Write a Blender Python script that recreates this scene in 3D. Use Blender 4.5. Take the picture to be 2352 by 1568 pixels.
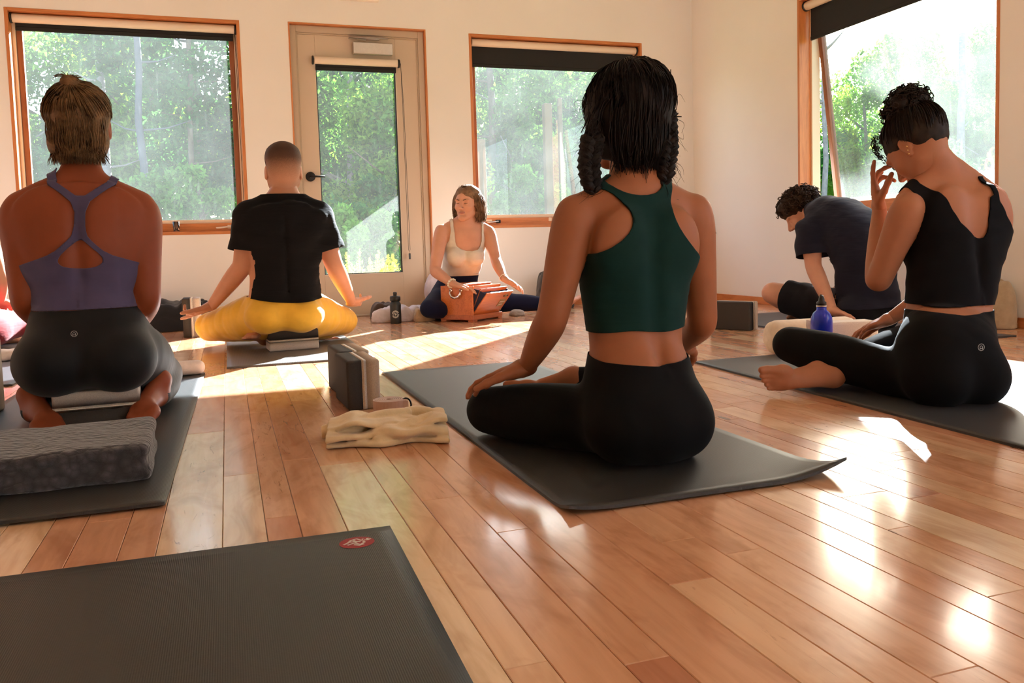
import bpy, bmesh, math, random
import numpy as np
from mathutils import Vector, Matrix, Quaternion
R = math.radians
sc = bpy.context.scene
for o in list(bpy.data.objects):
    bpy.data.objects.remove(o)
C = sc.collection

# ---------------------------------------------------------------- camera
CAM_H = 0.48
cam_d = bpy.data.cameras.new('camera')
cam = bpy.data.objects.new('camera', cam_d)
C.objects.link(cam)
sc.camera = cam
cam_d.sensor_fit = 'HORIZONTAL'
cam_d.sensor_width = 36.0
cam_d.lens = 36.0 * 1901.55 / 2352
cam_d.shift_y = -(784 - 693.63) / 2352
cam_d.clip_start = 0.02
cam_d.clip_end = 300
_y, _p, _r = 0.3299, -0.0680, 0.0295
_f = Vector((math.sin(_y) * math.cos(_p), math.cos(_y) * math.cos(_p), math.sin(_p)))
_rt = Vector((math.cos(_y), -math.sin(_y), 0))
_dn = _f.cross(_rt)
_rx = _rt * math.cos(_r) + _dn * math.sin(_r)
_dy = -_rt * math.sin(_r) + _dn * math.cos(_r)
cam.matrix_world = Matrix(((_rx.x, -_dy.x, -_f.x, 0), (_rx.y, -_dy.y, -_f.y, 0), (_rx.z, -_dy.z, -_f.z, CAM_H), (0, 0, 0, 1)))

# ---------------------------------------------------------------- light and exposure
sc.view_settings.view_transform = 'Standard'
sc.view_settings.look = 'None'
sc.view_settings.exposure = 0.15
sc.view_settings.gamma = 1.0
sc.view_settings.use_curve_mapping = False
sc.cycles.use_denoising = True
sc.cycles.max_bounces = 10
sc.cycles.diffuse_bounces = 6
sc.cycles.glossy_bounces = 4
sc.cycles.transparent_max_bounces = 16
sc.cycles.sample_clamp_indirect = 8.0
sc.cycles.caustics_reflective = False

SUN_DIR = Vector((0.865, 1.0, 0.585)).normalized()     # towards the sun
world = bpy.data.worlds.new('sky')
sc.world = world
world.use_nodes = True
wn = world.node_tree.nodes
wl = world.node_tree.links
wn.clear()
w_out = wn.new('ShaderNodeOutputWorld')
w_bg = wn.new('ShaderNodeBackground')
w_sky = wn.new('ShaderNodeTexSky')
w_sky.sky_type = 'NISHITA'
w_sky.sun_disc = False
w_sky.sun_elevation = math.asin(SUN_DIR.z)
w_sky.sun_rotation = math.atan2(SUN_DIR.x, SUN_DIR.y)
w_sky.air_density = 1.0
w_sky.dust_density = 1.5
w_sky.ozone_density = 1.0
w_bg.inputs['Strength'].default_value = 0.9
wl.new(w_sky.outputs[0], w_bg.inputs[0])
wl.new(w_bg.outputs[0], w_out.inputs[0])

sun_d = bpy.data.lights.new('sun', 'SUN')
sun_d.energy = 62.0
sun_d.color = (0.92, 0.97, 1.05)
sun_d.angle = R(0.55)
sun = bpy.data.objects.new('sun', sun_d)
C.objects.link(sun)
sun.rotation_euler = (-SUN_DIR).to_track_quat('-Z', 'Y').to_euler()
sun.location = (12, 14, 9)

# ---------------------------------------------------------------- helpers
def link(o, parent=None):
    C.objects.link(o)
    if parent is not None:
        o.parent = parent
    return o

def tag(o, label=None, cat=None, group=None, kind=None):
    if label: o['label'] = label
    if cat: o['category'] = cat
    if group: o['group'] = group
    if kind: o['kind'] = kind
    return o

def empty(name, label=None, cat=None, loc=(0, 0, 0), rz=0, group=None, kind=None):
    o = bpy.data.objects.new(name, None)
    o.empty_display_size = 0.1
    link(o)
    o.location = loc
    o.rotation_euler = (0, 0, rz)
    return tag(o, label, cat, group, kind)

def mesh_obj(name, verts, faces, mat=None, parent=None, smooth=False):
    me = bpy.data.meshes.new(name)
    me.from_pydata([tuple(map(float, v)) for v in verts], [], [tuple(int(i) for i in f) for f in faces])
    me.update()
    if smooth:
        me.polygons.foreach_set('use_smooth', [True] * len(me.polygons))
    o = bpy.data.objects.new(name, me)
    link(o, parent)
    if mat is not None:
        me.materials.append(mat)
    return o

def np_mesh(name, V, Q, mat=None, parent=None, smooth=True):
    """fast mesh from numpy arrays; Q is (n,3) or (n,4) indices"""
    me = bpy.data.meshes.new(name)
    V = np.asarray(V, np.float32); Q = np.asarray(Q, np.int32)
    k = Q.shape[1]
    me.vertices.add(len(V)); me.vertices.foreach_set('co', V.ravel())
    me.loops.add(Q.size); me.loops.foreach_set('vertex_index', Q.ravel())
    me.polygons.add(len(Q))
    me.polygons.foreach_set('loop_start', np.arange(0, Q.size, k, dtype=np.int32))
    me.polygons.foreach_set('loop_total', np.full(len(Q), k, np.int32))
    me.polygons.foreach_set('use_smooth', np.full(len(Q), smooth))
    me.update(calc_edges=True)
    me.validate()
    o = bpy.data.objects.new(name, me)
    link(o, parent)
    if mat is not None: me.materials.append(mat)
    return o

def bm_obj(name, bm, mat=None, parent=None, smooth=False):
    me = bpy.data.meshes.new(name)
    bm.normal_update()
    bm.to_mesh(me)
    bm.free()
    if smooth:
        me.polygons.foreach_set('use_smooth', [True] * len(me.polygons))
    o = bpy.data.objects.new(name, me)
    link(o, parent)
    if mat is not None:
        me.materials.append(mat)
    return o

def add_box(bm, lo, hi, mtx=None):
    x0, y0, z0 = lo; x1, y1, z1 = hi
    vs = [bm.verts.new(Vector(c) if mtx is None else mtx @ Vector(c)) for c in
          ((x0, y0, z0), (x1, y0, z0), (x1, y1, z0), (x0, y1, z0), (x0, y0, z1), (x1, y0, z1), (x1, y1, z1), (x0, y1, z1))]
    fs = []
    for f in ((0, 3, 2, 1), (4, 5, 6, 7), (0, 1, 5, 4), (1, 2, 6, 5), (2, 3, 7, 6), (3, 0, 4, 7)):
        fs.append(bm.faces.new([vs[i] for i in f]))
    return vs, fs

def box(name, lo, hi, mat, parent=None, bevel=0.0, seg=1, mtx=None, smooth=False):
    bm = bmesh.new()
    add_box(bm, lo, hi, mtx)
    if bevel:
        bmesh.ops.bevel(bm, geom=bm.edges[:], offset=bevel, segments=seg, profile=0.5, affect='EDGES')
    return bm_obj(name, bm, mat, parent, smooth)

def boxes(name, lst, mat, parent=None, bevel=0.0):
    bm = bmesh.new()
    for lo, hi in lst:
        add_box(bm, lo, hi)
    if bevel:
        bmesh.ops.bevel(bm, geom=bm.edges[:], offset=bevel, segments=1, affect='EDGES')
    return bm_obj(name, bm, mat, parent)

def lathe(name, prof, mat, parent=None, n=28, loc=(0, 0, 0), axis='Z', smooth=True):
    vs, fs = [], []
    for (r, z) in prof:
        for i in range(n):
            a = 2 * math.pi * i / n
            p = (r * math.cos(a), r * math.sin(a), z)
            if axis == 'X': p = (p[2], p[0], p[1])
            if axis == 'Y': p = (p[1], p[2], p[0])
            vs.append((p[0] + loc[0], p[1] + loc[1], p[2] + loc[2]))
    for k in range(len(prof) - 1):
        for i in range(n):
            j = (i + 1) % n
            fs.append((k * n + i, k * n + j, (k + 1) * n + j, (k + 1) * n + i))
    fs.append(tuple(range(n - 1, -1, -1)))
    fs.append(tuple((len(prof) - 1) * n + i for i in range(n)))
    return mesh_obj(name, vs, fs, mat, parent, smooth)

def tube_data(pts, rad, n=8, closed=False):
    pts = [Vector(p) for p in pts]
    vs, fs = [], []
    m = len(pts)
    up = None
    for i, p in enumerate(pts):
        if closed:
            t = (pts[(i + 1) % m] - pts[i - 1])
        else:
            t = pts[min(i + 1, m - 1)] - pts[max(i - 1, 0)]
        t.normalize()
        if up is None:
            up = Vector((0, 0, 1)) if abs(t.z) < .9 else Vector((1, 0, 0))
        s = t.cross(up)
        if s.length < 1e-5: s = t.orthogonal()
        s.normalize()
        up = s.cross(t).normalized()
        r = rad[i] if isinstance(rad, (list, tuple)) else rad
        for k in range(n):
            a = 2 * math.pi * k / n
            vs.append(p + (s * math.cos(a) + up * math.sin(a)) * r)
    rng = m if closed else m - 1
    for i in range(rng):
        j = (i + 1) % m
        for k in range(n):
            l = (k + 1) % n
            fs.append((i * n + k, j * n + k, j * n + l, i * n + l))
    if not closed:
        fs.append(tuple(range(n)))
        fs.append(tuple((m - 1) * n + k for k in range(n - 1, -1, -1)))
    return vs, fs

def tube(name, pts, rad, mat, parent=None, n=8, closed=False):
    vs, fs = tube_data(pts, rad, n, closed)
    return mesh_obj(name, vs, fs, mat, parent, True)

# ---------------------------------------------------------------- materials
def srgb(r, g, b):
    def f(c):
        c /= 255.0
        return c / 12.92 if c <= 0.04045 else ((c + 0.055) / 1.055) ** 2.4
    return (f(r), f(g), f(b), 1.0)

class NT:
    def __init__(s, name):
        s.m = bpy.data.materials.new(name)
        s.m.use_nodes = True
        s.n = s.m.node_tree.nodes; s.l = s.m.node_tree.links
        s.n.clear()
        s.out = s.n.new('ShaderNodeOutputMaterial')
    def add(s, t, **kw):
        nd = s.n.new(t)
        for k, v in kw.items():
            if k in nd.inputs: nd.inputs[k].default_value = v
            else: setattr(nd, k, v)
        return nd
    def link(s, a, b): s.l.new(a, b)
    def coord(s, kind='Object', scale=(1, 1, 1), rot=(0, 0, 0), loc=(0, 0, 0)):
        tc = s.add('ShaderNodeTexCoord'); mp = s.add('ShaderNodeMapping')
        mp.inputs['Scale'].default_value = scale; mp.inputs['Rotation'].default_value = rot; mp.inputs['Location'].default_value = loc
        s.link(tc.outputs[kind], mp.inputs[0])
        return mp.outputs[0]
    def noise(s, vec, scale=5, detail=3, rough=.5, dist=0):
        nd = s.add('ShaderNodeTexNoise')
        nd.inputs['Scale'].default_value = scale; nd.inputs['Detail'].default_value = detail
        nd.inputs['Roughness'].default_value = rough; nd.inputs['Distortion'].default_value = dist
        if vec is not None: s.link(vec, nd.inputs['Vector'])
        return nd.outputs['Fac']
    def ramp(s, fac, stops, interp='LINEAR'):
        nd = s.add('ShaderNodeValToRGB')
        cr = nd.color_ramp; cr.interpolation = interp
        while len(cr.elements) > 1: cr.elements.remove(cr.elements[-1])
        cr.elements[0].position = stops[0][0]; cr.elements[0].color = stops[0][1]
        for p, c in stops[1:]:
            e = cr.elements.new(p); e.color = c
        s.link(fac, nd.inputs[0])
        return nd.outputs[0]
    def mix(s, fac, a, b, mode='MIX'):
        nd = s.add('ShaderNodeMix'); nd.data_type = 'RGBA'; nd.blend_type = mode
        for sock, v in ((nd.inputs[0], fac), (nd.inputs[6], a), (nd.inputs[7], b)):
            if hasattr(v, 'links') or isinstance(v, bpy.types.NodeSocket): s.link(v, sock)
            else: sock.default_value = v
        return nd.outputs[2]
    def math(s, op, a, b=0.0, clamp=False):
        nd = s.add('ShaderNodeMath'); nd.operation = op; nd.use_clamp = clamp
        for sock, v in ((nd.inputs[0], a), (nd.inputs[1], b)):
            if isinstance(v, bpy.types.NodeSocket): s.link(v, sock)
            else: sock.default_value = v
        return nd.outputs[0]
    def bump(s, h, strength=.2, dist=.01, normal=None):
        nd = s.add('ShaderNodeBump'); nd.inputs['Strength'].default_value = strength; nd.inputs['Distance'].default_value = dist
        s.link(h, nd.inputs['Height'])
        if normal is not None: s.link(normal, nd.inputs['Normal'])
        return nd.outputs[0]
    def bsdf(s, color, rough=.5, metal=0.0, normal=None, spec=.5, **kw):
        b = s.add('ShaderNodeBsdfPrincipled')
        for nm, v in (('Base Color', color), ('Roughness', rough), ('Metallic', metal), ('Specular IOR Level', spec)):
            if isinstance(v, bpy.types.NodeSocket): s.link(v, b.inputs[nm])
            else: b.inputs[nm].default_value = v
        for k, v in kw.items():
            b.inputs[k.replace('_', ' ')].default_value = v
        if normal is not None: s.link(normal, b.inputs['Normal'])
        s.link(b.outputs[0], s.out.inputs[0])
        return b

def plain(name, col, rough=.6, metal=0.0, noise=0.0, nscale=30, bump=0.0, spec=.5, **kw):
    t = NT(name)
    c = col; nrm = None
    if noise or bump:
        v = t.coord('Object'); nz = t.noise(v, nscale, 4, .6)
        if noise:
            k = t.ramp(nz, [(.25, (1 - noise, 1 - noise, 1 - noise, 1)), (.75, (1 + noise * .5,) * 3 + (1,))])
            c = t.mix(1.0, col, k, 'MULTIPLY')
        if bump: nrm = t.bump(nz, bump, .004)
    t.bsdf(c, rough, metal, nrm, spec, **kw)
    return t.m

# ================================================================ ROOM
XR, YB, XL, YF, ZC = 3.691, 6.038, -3.3, -3.0, 2.75
random.seed(7)

def wall_mat(name, col):
    t = NT(name)
    v = t.coord('Object')
    n1 = t.noise(v, 1.3, 3, .5); n2 = t.noise(v, 160, 3, .6)
    c = t.mix(1.0, col, t.ramp(n1, [(.3, (.955, .95, .94, 1)), (.7, (1, 1, 1, 1))]), 'MULTIPLY')
    t.bsdf(c, .75, 0, t.bump(n2, .06, .002), .3)
    return t.m
M_WALL = wall_mat('wall_paint', (0.86, 0.845, 0.815, 1))
M_CEIL = wall_mat('ceiling_paint', (0.86, 0.845, 0.82, 1))

def wood_mat(name, base, dark, rough=.38, axis='Z', scale=1.0, coat=0.0):
    t = NT(name)
    sc_ = {'X': (1.2, 14, 14), 'Y': (14, 1.2, 14), 'Z': (14, 14, 1.2)}[axis]
    v = t.coord('Object', tuple(k * scale for k in sc_))
    n = t.noise(v, 2.2, 5, .62, .6)
    n2 = t.noise(v, 9, 4, .6, .2)
    c = t.ramp(n, [(.28, dark), (.52, base), (.8, tuple(min(1, k * 1.12) for k in base[:3]) + (1,))])
    c = t.mix(.35, c, t.ramp(n2, [(.35, dark), (.6, base)]))
    t.bsdf(c, rough, 0, t.bump(n2, .05, .002), .45, Coat_Weight=coat, Coat_Roughness=.15)
    return t.m
W_BASE, W_DARK = srgb(205, 132, 78), srgb(168, 96, 50)
M_TRIM = {a: wood_mat('fir_trim_' + a, W_BASE, W_DARK, .4, a) for a in 'XYZ'}
M_SASHDK = {a: wood_mat('sash_wood_' + a, srgb(150, 92, 55), srgb(112, 64, 36), .45, a) for a in 'XZ'}
M_CREAM = plain('cream_sash_paint', srgb(232, 214, 190), .5)
M_BLACKFAB = plain('black_blind_fabric', (0.012, 0.012, 0.013, 1), .8, 0, .2, 200)
M_CREAMTUBE = plain('cream_blind_tube', srgb(232, 216, 196), .55)
M_BLACKPL = plain('black_plastic', (0.012, 0.012, 0.013, 1), .4)
M_BLACKMET = plain('black_metal', (0.015, 0.015, 0.016, 1), .35, .6)
M_CHROME = plain('chrome', (.8, .8, .82, 1), .12, 1.0)
M_ALU = plain('brushed_aluminium', (.62, .58, .53, 1), .38, .8, .08, 60)
M_DOORP = plain('door_paint', srgb(205, 186, 164), .45, 0, .03, 4)
M_DOORFR = plain('door_frame_paint', srgb(192, 174, 152), .45)
M_WHITEPL = plain('white_plastic', srgb(240, 236, 228), .4)

def glass_mat(name, dust, dens=(.25, .75)):
    t = NT(name)
    v = t.coord('Object')
    n = t.noise(v, 2.2, 4, .6); sp = t.noise(v, 260, 2, .5)
    st = t.noise(t.coord('Object', (1, 1, .12), (0, .6, 0)), 26, 4, .6)
    f = t.math('MULTIPLY', t.ramp(n, [(dens[0], (.45, .45, .45, 1)), (dens[1], (1, 1, 1, 1))]), dust)
    f = t.math('ADD', f, t.math('MULTIPLY', t.ramp(sp, [(.70, (0, 0, 0, 1)), (.78, (1, 1, 1, 1))]), dust * 1.6))
    f = t.math('ADD', f, t.math('MULTIPLY', t.ramp(st, [(.60, (0, 0, 0, 1)), (.74, (1, 1, 1, 1))]), dust * .5), True)
    tr = t.add('ShaderNodeBsdfTransparent'); tr.inputs[0].default_value = (.95, .97, .96, 1)
    tl = t.add('ShaderNodeBsdfTranslucent'); tl.inputs[0].default_value = (.86, .9, .86, 1)
    gl = t.add('ShaderNodeBsdfGlossy'); gl.inputs['Roughness'].default_value = .01
    lw = t.add('ShaderNodeLayerWeight'); lw.inputs[0].default_value = .5
    fr = t.math('ADD', t.math('MULTIPLY', t.math('POWER', lw.outputs['Facing'], 5.0), .7), .035, True)
    m1 = t.add('ShaderNodeMixShader'); t.link(f, m1.inputs[0]); t.link(tr.outputs[0], m1.inputs[1]); t.link(tl.outputs[0], m1.inputs[2])
    m2 = t.add('ShaderNodeMixShader'); t.link(fr, m2.inputs[0]); t.link(m1.outputs[0], m2.inputs[1]); t.link(gl.outputs[0], m2.inputs[2])
    t.link(m2.outputs[0], t.out.inputs[0])
    return t.m

# ---------------------------------------------------------------- floor planks
def plank_mat():
    t = NT('maple_floorboard')
    at = t.add('ShaderNodeAttribute'); at.attribute_name = 'tone'
    sp = t.add('ShaderNodeSeparateColor'); t.link(at.outputs['Color'], sp.inputs[0])
    tone, off, fig = sp.outputs[0], sp.outputs[1], sp.outputs[2]
    geo = t.add('ShaderNodeNewGeometry')
    sh = t.add('ShaderNodeCombineXYZ'); t.link(t.math('MULTIPLY', off, 37.0), sh.inputs[0]); t.link(t.math('MULTIPLY', off, 91.0), sh.inputs[1])
    ad = t.add('ShaderNodeVectorMath'); ad.operation = 'ADD'
    t.link(geo.outputs['Position'], ad.inputs[0]); t.link(sh.outputs[0], ad.inputs[1])
    def mp(s):
        m = t.add('ShaderNodeMapping'); m.inputs['Scale'].default_value = s; t.link(ad.outputs[0], m.inputs[0]); return m.outputs[0]
    base = t.ramp(tone, [(0, srgb(186, 126, 94)), (.3, srgb(204, 148, 113)), (.6, srgb(214, 165, 128)), (.85, srgb(222, 184, 146)), (1, srgb(228, 202, 168))])
    g1 = t.noise(mp((26, 2.2, 26)), 1.6, 4, .6, .5)
    c = t.mix(1.0, base, t.ramp(g1, [(.3, (.88, .84, .80, 1)), (.6, (1.02, 1.02, 1.02, 1))]), 'MULTIPLY')
    g2 = t.noise(mp((9, 3.2, 9)), 1.4, 3, .6, 1.2)
    c = t.mix(1.0, c, t.ramp(g2, [(.32, (.80, .72, .66, 1)), (.55, (1, 1, 1, 1))]), 'MULTIPLY')
    # mineral streaks on some boards
    g3 = t.noise(mp((42, 6.5, 42)), 1.1, 5, .68, 1.6)
    strk = t.math('MULTIPLY', t.ramp(g3, [(.60, (0, 0, 0, 1)), (.70, (1, 1, 1, 1))]), t.ramp(fig, [(.55, (.0, .0, .0, 1)), (.85, (.8, .8, .8, 1))]))
    c = t.mix(strk, c, srgb(112, 74, 50))
    # small knots
    vo = t.add('ShaderNodeTexVoronoi'); vo.inputs['Scale'].default_value = 1.0; t.link(mp((9, 2.6, 9)), vo.inputs['Vector'])
    kn = t.math('MULTIPLY', t.ramp(vo.outputs['Distance'], [(.05, (1, 1, 1, 1)), (.10, (0, 0, 0, 1))]), t.ramp(fig, [(.6, (.0, .0, .0, 1)), (.8, (.85, .85, .85, 1))]))
    c = t.mix(kn, c, srgb(86, 50, 34))
    rg = t.noise(mp((5, 3, 5)), 2.0, 3, .6)
    rough = t.ramp(rg, [(.3, (.17, .17, .17, 1)), (.7, (.27, .27, .27, 1))])
    wv = t.noise(mp((14, .7, 14)), 1.0, 2, .5)
    b = t.bsdf(c, rough, 0, t.bump(wv, .05, .003), .5, Coat_Weight=.35, Coat_Roughness=.10)
    return t.m
M_PLANK = plank_mat()
M_SUBFLOOR = plain('brown_subfloor', srgb(92, 52, 30), .8)  # dark brown slab that shows in the joints between planks

floor_o = box('floor', (XL, YF, -.06), (XR, YB, -.010), M_SUBFLOOR)
tag(floor_o, 'glossy honey maple floorboards running towards the window wall', 'floor', kind='structure')
seams = [-.3226, -.2654, -.190, -.1325, -.030, .042, .0984, .1742, .275, .3288, .406, .4642, .5633, .634, .697, .766, .8664, .925, .996, 1.047, 1.152]
rw = random.Random(5)
while seams[0] > XL + .12: seams.insert(0, seams[0] - rw.choice((.055, .072, .077, .1)))
seams.insert(0, XL)
while seams[-1] < XR - .12: seams.append(seams[-1] + rw.choice((.055, .072, .077, .1)))
seams.append(XR)
known = {-.1325: [2.366], -.030: [1.875], .275: [.868], .3288: [1.525], .406: [.826, 1.30], .5633: [1.0015], .697: [.677, 1.068], .996: [1.055], -.2654: [1.65]}
tones = {}
planks = []
for i in range(len(seams) - 1):
    x0, x1 = seams[i], seams[i + 1]
    ys = [YF]
    js = known.get(x0, [])
    y = YF + rw.uniform(.2, 1.0)
    free = []
    while y < YB - .25:
        free.append(y); y += rw.uniform(.55, 1.7)
    if js:
        free = [q for q in free if all(abs(q - j) > .45 for j in js)] + js
    ys += sorted(free) + [YB]
    for a, b in zip(ys[:-1], ys[1:]):
        planks.append((x0, x1, a, b, (min(1, max(0, rw.gauss(.52, .22))), rw.random(), rw.random())))
# boards whose look stands out beside the mats and in the foreground
def retone(x, y, tone, fig):
    for k, p in enumerate(planks):
        if p[0] <= x < p[1] and p[2] <= y < p[3]:
            planks[k] = p[:4] + ((tone, p[4][1], fig),)
for x, y, tn, fg in ((-.08, 2.0, .97, .95), (.0, 1.6, .9, .5), (.0, 2.2, .62, .2), (.07, 1.6, .55, 1.0), (.14, 1.6, .45, .3), (.22, 1.5, .95, .2), (-.16, 1.6, .5, .3), (-.23, 1.5, .35, .3), (-.29, 1.5, .4, .3), (-.35, 1.5, .85, .1),
                     (.30, 1.0, .5, .95), (.30, 1.6, .75, .4), (.36, 1.2, .48, .2), (.43, 1.0, .42, .6), (.51, 1.1, .4, .35), (.60, .9, .7, .7), (.60, 1.2, .4, .3), (.66, 1.0, .55, .2), (.73, .9, .55, .3), (.73, 1.3, .5, .4), (.82, .9, .45, .3), (.9, .9, .4, .3)):
    retone(x, y, tn, fg)
def plank_geo(x0, x1, y0, y1):
    g, c = .0004, .0010
    V = [(x0 + g + c, y0 + g + c, 0), (x1 - g - c, y0 + g + c, 0), (x1 - g - c, y1 - g - c, 0), (x0 + g + c, y1 - g - c, 0),
         (x0 + g, y0 + g, -.0012), (x1 - g, y0 + g, -.0012), (x1 - g, y1 - g, -.0012), (x0 + g, y1 - g, -.0012),
         (x0 + g, y0 + g, -.0098), (x1 - g, y0 + g, -.0098), (x1 - g, y1 - g, -.0098), (x0 + g, y1 - g, -.0098)]
    Fc = [(0, 1, 2, 3)]
    for i in range(4):
        j = (i + 1) % 4
        Fc += [(4 + i, 4 + j, j, i), (8 + i, 8 + j, 4 + j, 4 + i)]
    return V, Fc
def set_tone(me, tones_per_vert):
    a = me.color_attributes.new('tone', 'FLOAT_COLOR', 'POINT')
    a.data.foreach_set('color', np.asarray(tones_per_vert, np.float32).ravel())
def view_size(p):
    x, y = (p[0] + p[1]) / 2, min(max(p[2], 0.75), p[3])
    if y < .7: return 0
    d = math.hypot(x, y); az = math.degrees(math.atan2(x, y))
    if az < -14 or az > 51: return 0
    return (p[1] - p[0]) * (p[3] - max(p[2], .7)) / d ** 2
order = sorted(planks, key=view_size, reverse=True)
for p in order[:300]:
    V, Fc = plank_geo(*p[:4])
    o = mesh_obj('plank', V, Fc, M_PLANK, floor_o)
    set_tone(o.data, [p[4] + (1,)] * 12)
V, Fc, T = [], [], []
for p in order[300:]:
    v, f = plank_geo(*p[:4]); n = len(V)
    V += v; Fc += [tuple(i + n for i in q) for q in f]; T += [p[4] + (1,)] * 12
o = mesh_obj('far_planks', V, Fc, M_PLANK, floor_o); set_tone(o.data, T); o['kind'] = 'stuff'

# ---------------------------------------------------------------- walls, with openings
def wall(name, origin, rz, width, height, holes, thick=.18, label=''):
    us = sorted({0, width} | {h[0] for h in holes} | {h[1] for h in holes})
    zs = sorted({0, height} | {h[2] for h in holes} | {h[3] for h in holes})
    bm = bmesh.new()
    for a, b in zip(us[:-1], us[1:]):
        for c, d in zip(zs[:-1], zs[1:]):
            if any(h[0] <= a and b <= h[1] and h[2] <= c and d <= h[3] for h in holes): continue
            add_box(bm, (a, 0, c), (b, thick, d))
    bmesh.ops.remove_doubles(bm, verts=bm.verts[:], dist=1e-5)
    # drop interior shared faces
    seen = {}
    for f in bm.faces:
        seen.setdefault(tuple(sorted(v.index for v in f.verts)), []).append(f)
    bm.verts.index_update()
    seen = {}
    for f in bm.faces: seen.setdefault(tuple(sorted(v.index for v in f.verts)), []).append(f)
    bmesh.ops.delete(bm, geom=[f for l in seen.values() if len(l) > 1 for f in l], context='FACES_ONLY')
    o = bm_obj(name, bm, M_WALL)
    o.location = origin; o.rotation_euler = (0, 0, rz)
    return tag(o, label, 'wall', kind='structure')
W1 = (-1.243, .161); WD = (.483, 1.459); W3 = (1.787, 3.229); WZ = (.618, 2.066); RY = (4.711, 3.169)
TB = XL - .2
wall_back = wall('wall_back', (XL - .18, YB, 0), 0, XR - XL + .36, ZC, [(W1[0] - XL + .18, W1[1] - XL + .18, *WZ), (WD[0] - XL + .18, WD[1] - XL + .18, 0, 2.076), (W3[0] - XL + .18, W3[1] - XL + .18, *WZ)], label='cream painted wall with two windows and a glazed door')
# right wall: local u runs from the far corner towards the camera
RH = [(YB - RY[0], YB - RY[1], *WZ), (YB - 1.55, YB - .0, *WZ), (YB + .9, YB + 2.4, *WZ)]  # last two openings are for the added unseen windows
wall_right = wall('wall_right', (XR, YB, 0), R(-90), YB - YF, ZC, RH, label='cream painted side wall with an open awning window')
wall_left = wall('wall_left', (XL - .18, YF, 0), R(90), YB - YF, ZC, [], label='cream painted wall out of frame to the left')
wall_left.location = (XL, YF, 0)
wall_front = wall('wall_front', (XR + .18, YF, 0), R(180), XR - XL + .36, ZC, [], label='cream painted wall behind the camera')
ceil_o = box('ceiling', (XL - .18, YF - .18, ZC), (XR + .18, YB + .18, ZC + .12), M_CEIL)
tag(ceil_o, 'plain cream ceiling above the yoga room', 'ceiling', kind='structure')
bb = box('baseboard_right', (XR - .014, YF, 0), (XR, YB, .052), M_TRIM['Y'], None, .002); tag(bb, 'low wooden baseboard along the side wall', 'baseboard', kind='structure')
b1 = box('baseboard_back', (XL, YB - .014, 0), (WD[0], YB, .052), M_TRIM['X'], None, .002); tag(b1, 'low wooden baseboard left of the glazed door', 'baseboard', kind='structure')
b2 = box('baseboard_back', (WD[1], YB - .014, 0), (XR - .015, YB, .052), M_TRIM['X'], None, .002); tag(b2, 'low wooden baseboard right of the glazed door', 'baseboard', kind='structure')

# ---------------------------------------------------------------- windows
def window(name, origin, rz, width, label, dust, tilt=0.0, detail=True):
    z0, z1 = WZ
    r = empty(name, label, 'window', origin, rz, kind='structure')
    t = .020
    X, Z = M_TRIM['X'], M_TRIM['Z']
    box('jamb', (0, -.004, z0), (t, .15, z1), Z, r, .0015)
    box('jamb', (width - t, -.004, z0), (width, .15, z1), Z, r, .0015)
    box('head', (t, -.004, z1 - t), (width - t, .15, z1), X, r, .0015)
    box('sill', (t, -.004, z0), (width - t, .15, z0 + t), X, r, .0015)
    box('sill_rail', (t, .075, z0 + t), (width - t, .15, z0 + .078), X, r, .001)
    for u0, u1 in ((t, t + .018), (width - t - .018, width - t)):
        box('stop', (u0, .085, z0 + .078), (u1, .15, z1 - t), M_CREAM, r, .001)
    box('stop', (t + .018, .085, z1 - t - .018), (width - t - .018, .15, z1 - t), M_CREAM, r, .001)
    # the sash, hinged at its top edge
    s = bpy.data.objects.new('sash', None); link(s, r); s.location = (0, .125, z1 - t - .018); s.rotation_euler = (tilt, 0, 0)
    u0, u1 = t + .019, width - t - .019
    H = (z1 - t - .018) - (z0 + .078)
    sw = .034
    box('stile', (u0, -.02, -H), (u0 + sw, .02, 0), M_SASHDK['Z'], s, .0015)
    box('stile', (u1 - sw, -.02, -H), (u1, .02, 0), M_SASHDK['Z'], s, .0015)
    box('rail', (u0 + sw, -.02, -sw), (u1 - sw, .02, 0), M_SASHDK['X'], s, .0015)
    box('rail', (u0 + sw, -.02, -H), (u1 - sw, .02, -H + .026), M_CREAM, s, .0015)
    box('pane', (u0 + sw, -.003, -H + .026), (u1 - sw, .003, -sw), glass_mat(name + '_glass', dust), s)
    return r
win1 = window('window_1', (W1[0], YB, 0), 0, W1[1] - W1[0], 'wide wood-framed window behind the kneeling woman', .021)
win2 = window('window_2', (W3[0], YB, 0), 0, W3[1] - W3[0], 'wood-framed window right of the glazed door', .025)
win3 = window('window_3', (XR, RY[0], 0), R(-90), RY[0] - RY[1], 'wood-framed awning window pushed open in the side wall', .045, R(7))
win4 = window('added_window_4', (XR, 1.55, 0), R(-90), 1.55, 'wood-framed side window out of frame nearest the camera', .03)  # unseen window, added for the reflections on the near floor
win5 = window('added_window_5', (XR, -.9, 0), R(-90), 1.5, 'wood-framed side window out of frame behind the camera', .03)  # second added window out of view, also there for floor reflections
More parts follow.
